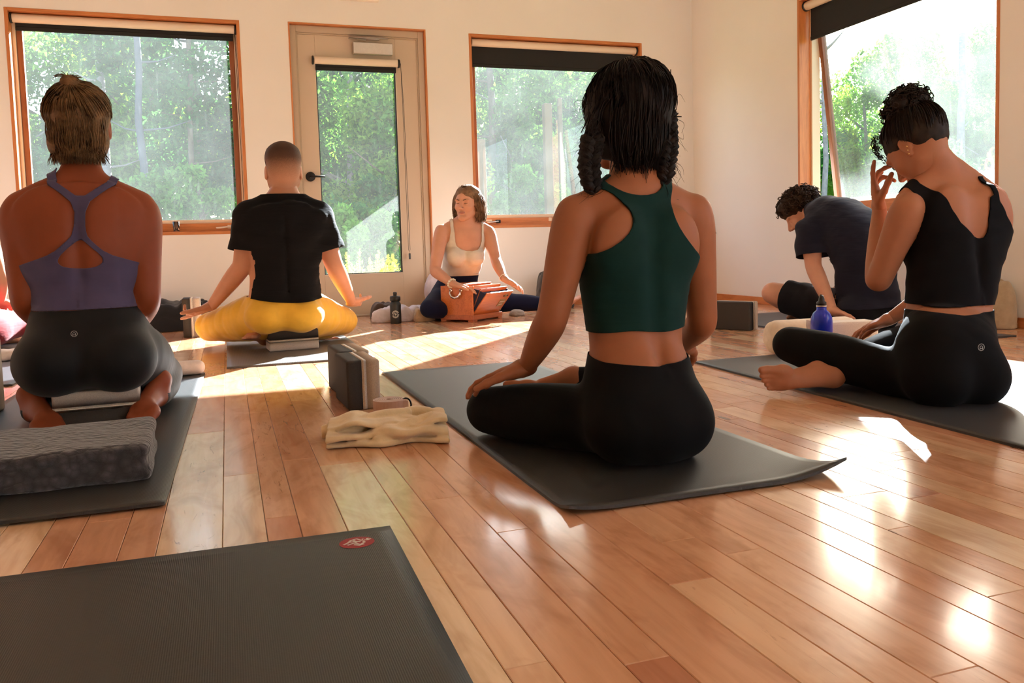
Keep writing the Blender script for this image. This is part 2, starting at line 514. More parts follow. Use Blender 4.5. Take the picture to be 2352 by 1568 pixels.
# crank handles and latches
def crank(win, u, cover, arm, flip=1):
    z = WZ[0] + .052
    box('crank_base', (u - .02, .062, z - .012), (u + .02, .076, z + .012), cover, win, .003)
    tube('crank_arm', [(u, .06, z), (u + flip * .05, .05, z - .006), (u + flip * .095, .05, z - .008)], .006, arm, win)
crank(win1, 1.28, M_CREAM, M_CREAM, -1)
crank(win2, .21, M_BLACKMET, M_ALU, -1)
box('latch', (.63, .06, WZ[0] + .045), (.655, .078, WZ[0] + .075), M_CREAM, win2, .004)
box('latch', (.06, .06, WZ[0] + .052), (.16, .078, WZ[0] + .068), M_CREAM, win2, .004)
box('latch', (.22, .05, WZ[0] + .080), (.30, .078, WZ[0] + .098), M_ALU, win3, .004)

def roller_blind(origin, rz, width, drop_z, z_top, label, bracket=True, cord=None, inset=.05, r0=.028):
    b = empty('roller_blind', label, 'blind', origin, rz, group='roller blinds over the windows')
    zc = z_top - r0 - .004
    lathe('tube', [(r0 - .001, 0), (r0, .002), (r0, width - .03), (r0 - .001, width - .028)], M_CREAMTUBE, b, 24, (.014, inset, zc), 'X')
    box('fabric', (.024, inset + r0 - .006, drop_z), (width - .024, inset + r0 - .0045, zc), M_BLACKFAB, b)
    box('hem_bar', (.024, inset + r0 - .011, drop_z - .004), (width - .024, inset + r0 + .001, drop_z + .022), M_BLACKFAB, b, .003)
    for u0 in (.0, width - .012):
        lathe('bracket', [(r0 + .004, 0), (r0 + .005, .003), (r0 + .005, .009), (r0 + .003, .011)], M_BLACKPL, b, 20, (u0 + .001, inset, zc), 'X')
    if cord is not None:
        u = width - .006 + cord[1]
        pts = [(u, inset - .012, zc), (u + .003, inset - .016, zc - .3), (u + .006, inset - .016, cord[0] + .06), (u + .012, inset - .016, cord[0] + .03), (u + .018, inset - .016, cord[0] + .06), (u + .012, inset - .01, zc - .3), (u + .004, inset + .01, zc)]
        tube('cord', pts, .0017, M_BLACKPL, b, 5)
        box('cord_weight', (u + .006, inset - .022, cord[0] - .012), (u + .020, inset - .010, cord[0] + .032), M_BLACKPL, b, .002)
    return b
roller_blind((W1[0] + .02, YB, 0), 0, W1[1] - W1[0] - .04, 1.945, WZ[1] - .02, 'rolled black blind on a cream tube above the kneeling woman', cord=(.80, -.008))
roller_blind((W3[0] + .02, YB, 0), 0, W3[1] - W3[0] - .04, 1.842, WZ[1] - .02, 'half-lowered black blind in the window right of the door')
roller_blind((XR, RY[0] - .02, 0), R(-90), RY[0] - RY[1] - .04, 1.790, WZ[1] - .02, 'black blind across the open side window by the curly-haired man')

# ---------------------------------------------------------------- glazed door
door = empty('door_1', 'pale grey glazed exit door between the two windows', 'door', (WD[0], YB, 0), 0, kind='structure')
dw = WD[1] - WD[0]
for u0, u1, z0, z1, ax in ((0, .010, 0, 2.076, 'Z'), (dw - .010, dw, 0, 2.076, 'Z'), (.010, dw - .010, 2.066, 2.076, 'X')):
    box('casing', (u0, -.004, z0), (u1, .05, z1), M_TRIM[ax], door, .001)
for u0, u1, z0, z1 in ((.010, .052, 0, 2.066), (dw - .052, dw - .010, 0, 2.066), (.052, dw - .052, 2.020, 2.066)):
    box('frame', (u0, .03, z0), (u1, .14, z1), M_DOORFR, door, .003)
for u0, u1, z0, z1 in ((.052, .062, 0, 2.020), (dw - .062, dw - .052, 0, 2.020), (.062, dw - .062, 2.010, 2.020)):
    box('stop', (u0, .045, z0), (u1, .06, z1), M_DOORFR, door, .002)
gx0, gx1, gz0, gz1 = .665 - WD[0], 1.237 - WD[0], .308, 1.845
dl = .062
for nm, lo, hi in (('stile', (dl, .055, .01), (gx0, .10, 2.010)), ('stile', (gx1, .055, .01), (dw - dl, .10, 2.010)), ('rail', (gx0, .055, .01), (gx1, .10, gz0)), ('rail', (gx0, .055, gz1), (gx1, .10, 2.010))):
    box(nm, lo, hi, M_DOORP, door, .0015)
M_BEAD = plain('dark_glazing_bead', srgb(40, 42, 40), .5)
for lo, hi in (((gx0, .07, gz0), (gx0 + .008, .095, gz1)), ((gx1 - .008, .07, gz0), (gx1, .095, gz1)), ((gx0 + .008, .07, gz0), (gx1 - .008, .095, gz0 + .006))):
    box('glazing_bead', lo, hi, M_BEAD, door)
box('pane', (gx0 + .008, .080, gz0 + .006), (gx1 - .008, .086, gz1), glass_mat('door_glass', .010), door)
ku = .594 - WD[0]
lathe('lever_rose', [(.030, .035), (.034, .037), (.034, .048), (.030, .052), (.012, .053)][::-1], M_BLACKMET, door, 28, (ku, 0, 1.012), 'Y')
tube('lever', [(ku, .045, 1.012), (ku, .018, 1.012), (ku + .012, .012, 1.012), (ku + .098, .012, 1.010)], .007, M_BLACKMET, door, 10)
box('closer_body', (.93 - WD[0], .006, 1.885), (1.215 - WD[0], .055, 1.965), M_ALU, door, .004)
box('closer_bracket', (.90 - WD[0], .0, 1.985), (1.12 - WD[0], .03, 2.0), M_ALU, door, .002)
tube('closer_arm', [(1.02 - WD[0], .004, 1.978), (.90 - WD[0], -.02, 1.99), (1.18 - WD[0], .0, 1.996)], .007, M_ALU, door, 6)
box('threshold', (.0, -.01, 0), (dw, .16, .012), M_ALU, door, .002)
roller_blind((.638, YB, 0), 0, 1.262 - .638, 1.765, 1.856, 'small rolled blind with a long cord on the glazed door', cord=(.415, .012), inset=.022, r0=.026)

# ---------------------------------------------------------------- exit sign and wall hook
ex = empty('exit_sign', 'white exit sign with red letters above the glazed door', 'sign', (.846, YB, 2.243))
M_SIGN = plain('sign_white', srgb(246, 238, 226), .5)
M_SIGNRED = NT('exit_red'); M_SIGNRED.bsdf(srgb(214, 52, 52), .5, Emission_Color=srgb(230, 40, 40), Emission_Strength=.35); M_SIGNRED = M_SIGNRED.m
box('housing', (0, -.05, 0), (.275, 0, .20), M_SIGN, ex, .006)
def letter(ch, u, w=.040, h=.125, t=.017, z=.022, y=-.053):
    bars = []
    def seg(a, b):
        a = Vector((a[0] * w + u, 0, a[1] * h + z)); b = Vector((b[0] * w + u, 0, b[1] * h + z))
        d = (b - a).normalized(); n = Vector((d.z, 0, -d.x)) * t / 2
        return [a - n - d * t * .2, a + n - d * t * .2, b + n + d * t * .2, b - n + d * t * .2]
    P = {'E': (((0, 0), (0, 1)), ((0, .06), (1, .06)), ((0, .5), (.85, .5)), ((0, .94), (1, .94))), 'X': (((0, 0), (1, 1)), ((0, 1), (1, 0))),
         'I': (((.5, 0), (.5, 1)),), 'T': (((.5, 0), (.5, 1)), ((-.1, .94), (1.1, .94)))}[ch]
    vs, fs = [], []
    for i, (a, b) in enumerate(P):
        q = seg(a, b); n = len(vs); yy = y - i * .0004
        vs += [(p.x, yy, p.z) for p in q] + [(p.x, -.049, p.z) for p in q]
        fs += [(n, n + 1, n + 2, n + 3)] + [(n + k, n + 4 + k, n + 4 + (k + 1) % 4, n + (k + 1) % 4) for k in range(4)]
    return mesh_obj('letter', vs, fs, M_SIGNRED, ex)
for ch, u in zip('EXIT', (.045, .105, .155, .200)): letter(ch, u)
hk = empty('wall_hook', 'tiny black hook on the side wall near the corner', 'hook', (3.691, 5.7297, 0.5329))
lathe('base', [(.012, -.004), (.012, 0)], M_BLACKMET, hk, 14, (0, 0, 0), 'X')
tube('peg', [(0, 0, 0), (-.03, 0, -.004), (-.04, 0, .008), (-.042, 0, .02)], .006, M_BLACKMET, hk, 8)

# ================================================================ BODY KIT: blended volumes turned into one surface
def V3(p): return np.asarray(p, np.float64)
def unit(v):
    v = V3(v); return v / max(1e-9, np.linalg.norm(v))

class Prim:
    __slots__ = ('kind', 'a', 'k', 'lo', 'hi', 'sub')
    def __init__(s, kind, a, k, lo, hi, sub=False):
        s.kind, s.a, s.k, s.sub = kind, a, k, sub
        m = k + .022
        s.lo, s.hi = V3(lo) - m, V3(hi) + m
    def ev(s, X, Y, Z):
        if s.kind == 'rc':
            a, b, ra, rb = s.a
            d = b - a; L2 = max(1e-9, d @ d)
            px, py, pz = X - a[0], Y - a[1], Z - a[2]
            t = np.clip((px * d[0] + py * d[1] + pz * d[2]) / L2, 0, 1)
            return np.sqrt((px - t * d[0]) ** 2 + (py - t * d[1]) ** 2 + (pz - t * d[2]) ** 2) - (ra + (rb - ra) * t)
        if s.kind == 'ch':
            out = None
            for a, b, ra, rb in s.a:
                d = b - a; L2 = max(1e-9, d @ d)
                px, py, pz = X - a[0], Y - a[1], Z - a[2]
                t = np.clip((px * d[0] + py * d[1] + pz * d[2]) / L2, 0, 1)
                q = np.sqrt((px - t * d[0]) ** 2 + (py - t * d[1]) ** 2 + (pz - t * d[2]) ** 2) - (ra + (rb - ra) * t)
                out = q if out is None else np.minimum(out, q)
            return out
        if s.kind == 'lo':
            out = None
            for q in s.a:
                q = Prim('et', q, 0, (0, 0, 0), (0, 0, 0)).ev(X, Y, Z)
                out = q if out is None else np.minimum(out, q)
            return out
        if s.kind == 'el':
            c, r, M = s.a
            px, py, pz = X - c[0], Y - c[1], Z - c[2]
            u = (px * M[0, 0] + py * M[0, 1] + pz * M[0, 2]) / r[0]
            v = (px * M[1, 0] + py * M[1, 1] + pz * M[1, 2]) / r[1]
            w = (px * M[2, 0] + py * M[2, 1] + pz * M[2, 2]) / r[2]
            k0 = np.sqrt(u * u + v * v + w * w)
            k1 = np.sqrt((u / r[0]) ** 2 + (v / r[1]) ** 2 + (w / r[2]) ** 2)
            return np.where(k0 < .15, -min(r), k0 * (k0 - 1) / np.maximum(k1, 1e-6))
        if s.kind == 'et':      # elliptical tube between two sections
            c0, c1, R0, A0, A1 = s.a      # R0 rows: right, fwd, up(axis)
            d = c1 - c0; L2 = d @ d; L = math.sqrt(L2)
            px, py, pz = X - c0[0], Y - c0[1], Z - c0[2]
            t0 = (px * d[0] + py * d[1] + pz * d[2]) / L2
            t = np.clip(t0, 0, 1)
            qx, qy, qz = px - t * d[0], py - t * d[1], pz - t * d[2]
            u = qx * R0[0, 0] + qy * R0[0, 1] + qz * R0[0, 2]
            v = qx * R0[1, 0] + qy * R0[1, 1] + qz * R0[1, 2]
            w = qx * R0[2, 0] + qy * R0[2, 1] + qz * R0[2, 2]
            a = A0[0] + (A1[0] - A0[0]) * t; b = A0[1] + (A1[1] - A0[1]) * t
            m = np.minimum(a, b)
            k0 = ((np.abs(u) / a) ** 2.3 + (np.abs(v) / b) ** 2.3 + (np.abs(w) / (m * .8)) ** 2.3) ** (1 / 2.3)
            k1 = np.sqrt((u / a ** 2) ** 2 + (v / b ** 2) ** 2 + (w / (m * .8) ** 2) ** 2)
            return np.where(k0 < .2, -m, k0 * (k0 - 1) / np.maximum(k1, 1e-6))

def smin(a, b, k):
    if k <= 0: return np.minimum(a, b)
    h = np.clip(.5 + .5 * (b - a) / k, 0, 1)
    return b + (a - b) * h - k * h * (1 - h)

class Body:
    def __init__(s, res=.006):
        s.g = {}; s.res = res; s.cache = {}
    def _add(s, grp, p): s.g.setdefault(grp, []).append(p)
    def rc(s, grp, a, b, ra, rb=None, k=.012, sub=False):
        a, b = V3(a), V3(b); rb = ra if rb is None else rb; m = max(ra, rb)
        s._add(grp, Prim('rc', (a, b, ra, rb), k, np.minimum(a, b) - m, np.maximum(a, b) + m, sub))
    def chain(s, grp, pts, rad, k=.012, sub_n=2):
        p = smooth_open(np.column_stack([np.asarray(pts, float), np.asarray(rad, float)]), sub_n)
        segs = [(p[i, :3], p[i + 1, :3], p[i, 3], p[i + 1, 3]) for i in range(len(p) - 1)]
        m = max(rad)
        s._add(grp, Prim('ch', segs, k, p[:, :3].min(0) - m, p[:, :3].max(0) + m))
    def el(s, grp, c, r, axes=None, k=.012, sub=False):
        c, r = V3(c), V3(r); M = np.eye(3) if axes is None else np.array(axes, float)
        e = np.sqrt(((M * r[:, None]) ** 2).sum(0))
        s._add(grp, Prim('el', (c, r, M), k, c - e, c + e, sub))
    def loft(s, grp, secs, k=.02):
        """secs: (centre, right vector, half width, half depth)"""
        A = np.array([np.concatenate([V3(c), V3(r), [a, b_]]) for c, r, a, b_ in secs])
        A = smooth_open(A, 2)
        segs = []
        for q0, q1 in zip(A[:-1], A[1:]):
            c0, c1 = q0[:3], q1[:3]; up = unit(c1 - c0)
            r = q0[3:6] + q1[3:6]; r = unit(r - up * (r @ up)); f = np.cross(up, r)
            segs.append((c0, c1, np.array([r, f, up]), (q0[6], q0[7]), (q1[6], q1[7])))
        m = A[:, 6:].max()
        s._add(grp, Prim('lo', segs, k, A[:, :3].min(0) - m, A[:, :3].max(0) + m))
    def box_of(s, grps, pad=.02):
        lo = np.min([np.min([p.lo for p in s.g[q] if not p.sub], 0) for q in grps], 0) - pad
        hi = np.max([np.max([p.hi for p in s.g[q] if not p.sub], 0) for q in grps], 0) + pad
        return lo, hi
    def _prim(s, p, o, n, res):
        """distance of one primitive on the index box [o, o+n)"""
        ax = [((o[q] + np.arange(n[q])) * res).astype(np.float32) for q in range(3)]
        if p.kind not in ('ch', 'lo'):
            return p.ev(ax[0][:, None, None], ax[1][None, :, None], ax[2][None, None, :]).astype(np.float32)
        D = np.full(n, .06, np.float32)
        for q in p.a:
            if p.kind == 'ch':
                m = max(q[2], q[3]) + p.k + .014; lo, hi = np.minimum(q[0], q[1]) - m, np.maximum(q[0], q[1]) + m
                pr = Prim('rc', q, 0, lo, hi)
            else:
                m = p.k + .014
                e0 = np.abs(q[2][0]) * max(q[3][0], q[4][0]) + np.abs(q[2][1]) * max(q[3][1], q[4][1]) + np.abs(q[2][2]) * .8 * min(max(q[3]), max(q[4]))
                lo, hi = np.minimum(q[0], q[1]) - e0 - m, np.maximum(q[0], q[1]) + e0 + m
                pr = Prim('et', q, 0, lo, hi)
            a = np.maximum(np.floor(lo / res).astype(int) - o, 0); b = np.minimum(np.ceil(hi / res).astype(int) - o + 1, n)
            if (b <= a).any(): continue
            sl = tuple(slice(a[i], b[i]) for i in range(3))
            D[sl] = np.minimum(D[sl], pr.ev(ax[0][a[0]:b[0], None, None], ax[1][None, a[1]:b[1], None], ax[2][None, None, a[2]:b[2]]))
        return D
    def group(s, gname, res):
        key = (gname, res)
        if key not in s.cache:
            lo, hi = s.box_of([gname], .012)
            ga = np.floor(lo / res).astype(int); gb = np.ceil(hi / res).astype(int) + 1
            G = np.full(gb - ga, .06, np.float32)
            for p in s.g[gname]:
                a = np.maximum(np.floor(p.lo / res).astype(int), ga); b = np.minimum(np.ceil(p.hi / res).astype(int) + 1, gb)
                if (b <= a).any(): continue
                sl = tuple(slice(a[q] - ga[q], b[q] - ga[q]) for q in range(3))
                d = s._prim(p, a, b - a, res)
                if p.sub: G[sl] = -smin(-G[sl], d, p.k)
                else: G[sl] = smin(G[sl], d, p.k)
            s.cache[key] = (G, ga, gb)
        return s.cache[key]
    def field(s, grps, res, k_grp=.008):
        lo, hi = s.box_of(grps)
        i0 = np.floor(lo / res).astype(int); n = np.ceil(hi / res).astype(int) - i0 + 1
        D = np.full(n, .05, np.float32)
        for gi, gname in enumerate(grps):
            G, ga, gb = s.group(gname, res)
            sl = tuple(slice(ga[q] - i0[q], gb[q] - i0[q]) for q in range(3))
            D[sl] = smin(D[sl], G, k_grp) if gi else np.minimum(D[sl], G)
        ax = [((i0[q] + np.arange(n[q])) * res).astype(np.float32) for q in range(3)]
        return D, i0 * res, ax
    def surf(s, grps, res=None, offset=0.0, warp=None, k_grp=.008, smooth=1):
        res = res or s.res
        D, lo, ax = s.field(grps, res, k_grp)
        if offset: D = D - offset
        if warp is not None: D = D - warp(ax[0][:, None, None], ax[1][None, :, None], ax[2][None, None, :]).astype(np.float32)
        return surface_nets(D, lo, res, smooth)

def surface_nets(D, lo, res, smooth=1):
    D[0], D[-1] = .05, .05; D[:, 0], D[:, -1] = .05, .05; D[:, :, 0], D[:, :, -1] = .05, .05
    S = D < 0
    n = np.array(D.shape)
    c = [S[i:n[0] - 1 + i, j:n[1] - 1 + j, k:n[2] - 1 + k] for i in (0, 1) for j in (0, 1) for k in (0, 1)]
    anyc = c[0].copy(); allc = c[0].copy()
    for q in c[1:]: anyc |= q; allc &= q
    I, J, K = np.nonzero(anyc & ~allc)
    idx = np.full(n - 1, -1, np.int32); idx[I, J, K] = np.arange(len(I))
    P = np.zeros((len(I), 3)); cnt = np.zeros(len(I))
    off = [(i, j, k) for i in (0, 1) for j in (0, 1) for k in (0, 1)]
    val = {o: D[I + o[0], J + o[1], K + o[2]] for o in off}
    for a in off:
        for q in range(3):
            if a[q]: continue
            b = list(a); b[q] = 1; b = tuple(b)
            va, vb = val[a], val[b]
            m = (va < 0) != (vb < 0)
            t = np.where(m, va / np.where(m, va - vb, 1), 0)
            for r in range(3): P[:, r] += np.where(m, a[r] + (t if r == q else 0), 0)
            cnt += m
    P = P / cnt[:, None] + np.stack([I, J, K], 1)
    V = P * res + lo
    Q = []
    for q in range(3):
        sl0 = [slice(1, -1)] * 3; sl1 = [slice(1, -1)] * 3
        sl0[q] = slice(0, -1); sl1[q] = slice(1, None)
        A, B = S[tuple(sl0)], S[tuple(sl1)]
        for flip in (0, 1):
            e = np.nonzero((A & ~B) if not flip else (~A & B))
            e = [e[r] + (0 if r == q else 1) for r in range(3)]
            u, v = (q + 1) % 3, (q + 2) % 3
            def cell(du, dv):
                ii = [e[0], e[1], e[2]]
                ii[u] = ii[u] - du; ii[v] = ii[v] - dv
                return idx[ii[0], ii[1], ii[2]]
            quad = np.stack([cell(1, 1), cell(0, 1), cell(0, 0), cell(1, 0)], 1)
            Q.append(quad[:, ::-1] if flip else quad)
    Q = np.concatenate(Q); Q = Q[(Q >= 0).all(1)]
    for _ in range(smooth):
        acc = np.zeros_like(V); c2 = np.zeros(len(V))
        for a in range(4):
            i, j = Q[:, a], Q[:, (a + 1) % 4]
            np.add.at(acc, i, V[j]); np.add.at(c2, i, 1)
        V = V * .5 + .5 * acc / np.maximum(c2, 1)[:, None]
    return V, Q

def clip_mesh(V, Q, f):
    """keep the part of the mesh where the scalar f (per vertex) is positive"""
    T = np.concatenate([Q[:, [0, 1, 2]], Q[:, [0, 2, 3]]]) if Q.shape[1] == 4 else Q
    s = f[T] > 0; c = s.sum(1)
    keep = T[c == 3]
    newV = [V]; nv = len(V); emap = {}
    out = [keep]
    part = T[(c == 1) | (c == 2)]; ps = f[part] > 0
    def cut(i, j):
        nonlocal nv
        key = (i, j) if i < j else (j, i)
        if key not in emap:
            t = f[i] / (f[i] - f[j])
            newV.append((V[i] + (V[j] - V[i]) * t)[None]); emap[key] = nv; nv += 1
        return emap[key]
    ex = []
    for t, q in zip(part.tolist(), ps.tolist()):
        k = sum(q)
        if k == 1:
            i = q.index(True); a, b, d = t[i], t[(i + 1) % 3], t[(i + 2) % 3]
            ex.append((a, cut(a, b), cut(a, d)))
        else:
            i = q.index(False); a, b, d = t[i], t[(i + 1) % 3], t[(i + 2) % 3]
            p1, p2 = cut(a, b), cut(a, d)
            ex.append((p1, b, d)); ex.append((p1, d, p2))
    if ex: out.append(np.array(ex, int))
    T = np.concatenate(out); V = np.concatenate(newV)
    used = np.zeros(len(V), bool); used[T.ravel()] = True
    rm = np.cumsum(used) - 1
    return V[used], rm[T]

def poly_sdf(px, pz, poly):
    """signed distance to a 2D polygon, positive inside"""
    poly = np.asarray(poly, float); n = len(poly)
    d = np.full(px.shape, 1e9); ins = np.zeros(px.shape, bool)
    for i in range(n):
        a, b = poly[i], poly[(i + 1) % n]; e = b - a
        wx, wz = px - a[0], pz - a[1]
        t = np.clip((wx * e[0] + wz * e[1]) / (e @ e), 0, 1)
        d = np.minimum(d, (wx - t * e[0]) ** 2 + (wz - t * e[1]) ** 2)
        c = ((a[1] > pz) != (b[1] > pz)) & (px < (b[0] - a[0]) * (pz - a[1]) / (b[1] - a[1] + 1e-12) + a[0])
        ins ^= c
    return np.where(ins, np.sqrt(d), -np.sqrt(d))

def smooth_poly(pts, n=2, closed=True):
    p = np.asarray(pts, float)
    for _ in range(n):
        a = p; b = np.roll(p, -1, 0)
        p = np.stack([a * .75 + b * .25, a * .25 + b * .75], 1).reshape(-1, p.shape[1])
    return p

def join_meshes(parts):
    Vs, Qs, n = [], [], 0
    for V, Q in parts:
        if Q.shape[1] == 3: Q = np.concatenate([Q, Q[:, 2:3]], 1) if False else Q
        Vs.append(V); Qs.append(Q + n); n += len(V)
    return np.concatenate(Vs), Qs

def tri(Q): return np.concatenate([Q[:, [0, 1, 2]], Q[:, [0, 2, 3]]]) if Q.shape[1] == 4 else Q

def build(name, parts, mat, parent):
    V, Qs = join_meshes([(v, q) for v, q in parts])
    if all(q.shape[1] == 4 for q in Qs): Q = np.concatenate(Qs)
    else: Q = np.concatenate([tri(q) for q in Qs])
    return np_mesh(name, V, Q, mat, parent, True)

def garment(name, V, Q, f, mat, parent, thick=.002):
    V, T = clip_mesh(V, Q, f)
    o = np_mesh(name, V, T, mat, parent, True)
    if thick:
        m = o.modifiers.new('cloth', 'SOLIDIFY'); m.thickness = thick; m.offset = -1
    return o

# ---- anatomy
def limb_arm(b, g, S, E, Wr, s=1.0, delt=.050):
    S, E, Wr = V3(S), V3(E), V3(Wr)
    u = E - S; w = Wr - E
    b.chain(g, [S - u * .02, S + u * .1, S + u * .4, S + u * .8, E, E + w * .2, E + w * .6, E + w * .92, Wr],
            [delt * .9 * s, delt * s, .0455 * s, .0385 * s, .0365 * s, .0385 * s, .0315 * s, .0235 * s, .0225 * s], .02)
def limb_leg(b, g, H, K, A, s=1.0, thigh=.088):
    H, K, A = V3(H), V3(K), V3(A)
    u = K - H; w = A - K
    b.chain(g, [H, H + u * .25, H + u * .6, H + u * .92, K + (u + w) * .0, K + w * .1, K + w * .3, K + w * .65, A - w * .08, A - w * .06],
            [thigh * s, thigh * s, .074 * s, .060 * s, .056 * s, .056 * s, .057 * s, .044 * s, .032 * s, .031 * s], .03)

def hand(b, g, Wr, d, n, side, s=1.0, curl=(.25, .3, .2), spread=.10, thumb=(.55, .25, .5), fc=None, tlen=1.0):
    """Wr wrist, d finger direction, n out of the palm, side: sign so that lateral = thumb side"""
    d = unit(d); n = V3(n); n = unit(n - d * (n @ d)); t = unit(np.cross(d, n)) * side
    Wr = V3(Wr)
    M = [d, t, n]
    b.rc(g, Wr - d * .004 * s, Wr + d * .012 * s, .0230 * s, .0235 * s, .015)
    b.el(g, Wr + d * .030 * s + t * .006 * s, (.038 * s, .033 * s, .0165 * s), M, .014)
    b.el(g, Wr + d * .066 * s, (.034 * s, .041 * s, .0145 * s), M, .014)
    b.el(g, Wr + d * .03 * s + t * .022 * s + n * .007 * s, (.032 * s, .017 * s, .014 * s), M, .012)
    lens = [.070, .078, .073, .056]; lat = [.029, .0095, -.0105, -.029]; fwd = [.093, .097, .092, .083]; rad = [.0088, .0090, .0086, .0076]
    for i in range(4):
        c = curl if fc is None or fc[i] is None else fc[i]
        base = Wr + d * fwd[i] * s + t * lat[i] * s
        dir0 = unit(d + t * spread * (1.5 - i) * .8)
        L = [lens[i] * q * s for q in (.46, .31, .27)]
        b.rc(g, base - dir0 * .022 * s, base, rad[i] * 1.08 * s, rad[i] * 1.08 * s, .006)
        p = base; a = 0
        for j in range(3):
            a += c[j]
            q = p + (dir0 * math.cos(a) + n * math.sin(a)) * L[j]
            b.rc(g, p, q, rad[i] * s * (1 - .09 * j), rad[i] * s * (1 - .09 * (j + 1)), .0035)
            p = q
    base = Wr + d * .022 * s + t * .028 * s + n * .004 * s
    a1, a2, a3 = thumb
    dirs = unit(d * math.cos(a1) + t * math.sin(a1) + n * a2)
    p = base
    for j, (L, r0, r1) in enumerate(((.042, .0135, .0115), (.034, .0112, .0100), (.028, .0100, .0080))):
        q = p + dirs * L * s * tlen
        b.rc(g, p, q, r0 * s, r1 * s, .006)
        p = q
        dirs = unit(dirs + d * a3 * .5 - t * a3 * .35 + n * a3 * .2)

def foot(b, g, A, d, up, side, s=1.0, toes=True, point=0.0):
    """A ankle centre, d toe direction, up towards the shin/top of the foot, side: lateral sign of the big toe"""
    d = unit(d); up = V3(up); up = unit(up - d * (up @ d)); t = unit(np.cross(d, up)) * side
    A = V3(A); M = [d, t, up]
    sole = -up * .062 * s
    heel = A - d * .035 * s + sole + up * .030 * s
    b.rc(g, A, heel, .033 * s, .0295 * s, .02)
    b.el(g, heel - up * .003 * s, (.036 * s, .029 * s, .027 * s), M, .015)
    b.rc(g, A + up * .0 * s, A + d * .09 * s + sole + up * .030 * s, .031 * s, .022 * s, .02)
    b.rc(g, heel - t * .008 * s, A + d * .11 * s + sole + up * .018 * s - t * .018 * s, .024 * s, .018 * s, .02)
    ball = A + d * .130 * s + sole + up * .019 * s
    b.el(g, ball, (.040 * s, .042 * s, .0165 * s), M, .018)
    b.el(g, ball + t * .025 * s, (.026 * s, .019 * s, .018 * s), M, .012)
    if toes:
        for i, (la, fw, L, r) in enumerate(((.029, .030, .034, .0125), (.009, .034, .030, .0088), (-.007, .030, .027, .0082), (-.021, .024, .023, .0078), (-.034, .016, .020, .0080))):
            p = ball + d * fw * s * .8 + t * la * s - up * .003 * s
            q = p + (d + up * .10) * L * s * .7; e = q + (d - up * .25) * L * s * .55
            b.rc(g, p - d * .015 * s, q, r * s, r * s, .005); b.rc(g, q, e, r * s, r * .95 * s, .003)

def head(b, g, O, f, up, s=1.0, male=False, ears=True, open_eyes=False):
    """O centre of the skull between the ears"""
    f = unit(f); up = V3(up); up = unit(up - f * (up @ f)); r = np.cross(f, up)
    O = V3(O); M = [r, f, up]
    def P(x, y, z): return O + (r * x + f * y + up * z) * s
    b.el(g, P(0, -.014, .040), V3((.074, .096, .080)) * s, M, .03)
    b.el(g, P(0, .020, -.012), V3((.066, .074, .088)) * s, M, .03)
    b.el(g, P(0, -.045, -.005), V3((.060, .052, .055)) * s, M, .03)
    jw = .050 if male else .045
    for e in (-1, 1):
        b.rc(g, P(e * jw, .0, -.050), P(e * .014, .074, -.093), .022 * s, .018 * s, .025)
        b.el(g, P(e * .040, .058, -.022), V3((.022, .020, .018)) * s, M, .02)     # cheek
        b.el(g, P(e * .030, .079, .026), V3((.024, .012, .009)) * s, M, .012)     # brow
    b.el(g, P(0, .078, -.092), V3((.018, .014, .015)) * s, M, .018)               # chin
    for e in (-1, 1):
        b.el(g, P(e * .031, .096, .006), V3((.017, .014, .0105)) * s, M, .010, True)
        b.el(g, P(e * .031, .074, .006), V3((.0135, .0135, .0120)) * s, M, .003)  # lidded eye
    b.rc(g, P(0, .086, .016), P(0, .108, -.022), .0075 * s, .0105 * s, .010)
    b.el(g, P(0, .108, -.026), V3((.0115, .011, .0095)) * s, M, .005)
    for e in (-1, 1): b.el(g, P(e * .0125, .098, -.030), V3((.0075, .010, .0075)) * s, M, .004)
    b.el(g, P(0, .088, -.0535), V3((.021, .0105, .0055)) * s, M, .005)
    b.el(g, P(0, .0865, -.0640), V3((.0175, .0105, .0065)) * s, M, .004)
    b.el(g, P(0, .100, -.0585), V3((.020, .006, .0012)) * s, M, .002, True)
    if ears:
        for e in (-1, 1):
            Me = [unit(r * .94 - f * e * -.0 + f * (-.30) * e), unit(f * .94 + r * .30 * e), up]
            b.el(g, P(e * .077, -.012, -.004), V3((.0075, .018, .031)) * s, Me, .005)
            b.el(g, P(e * .075, -.004, -.026), V3((.008, .011, .012)) * s, Me, .005)
            b.el(g, P(e * .086, -.010, .000), V3((.0055, .010, .018)) * s, Me, .004, True)
    return P, (r, f, up)

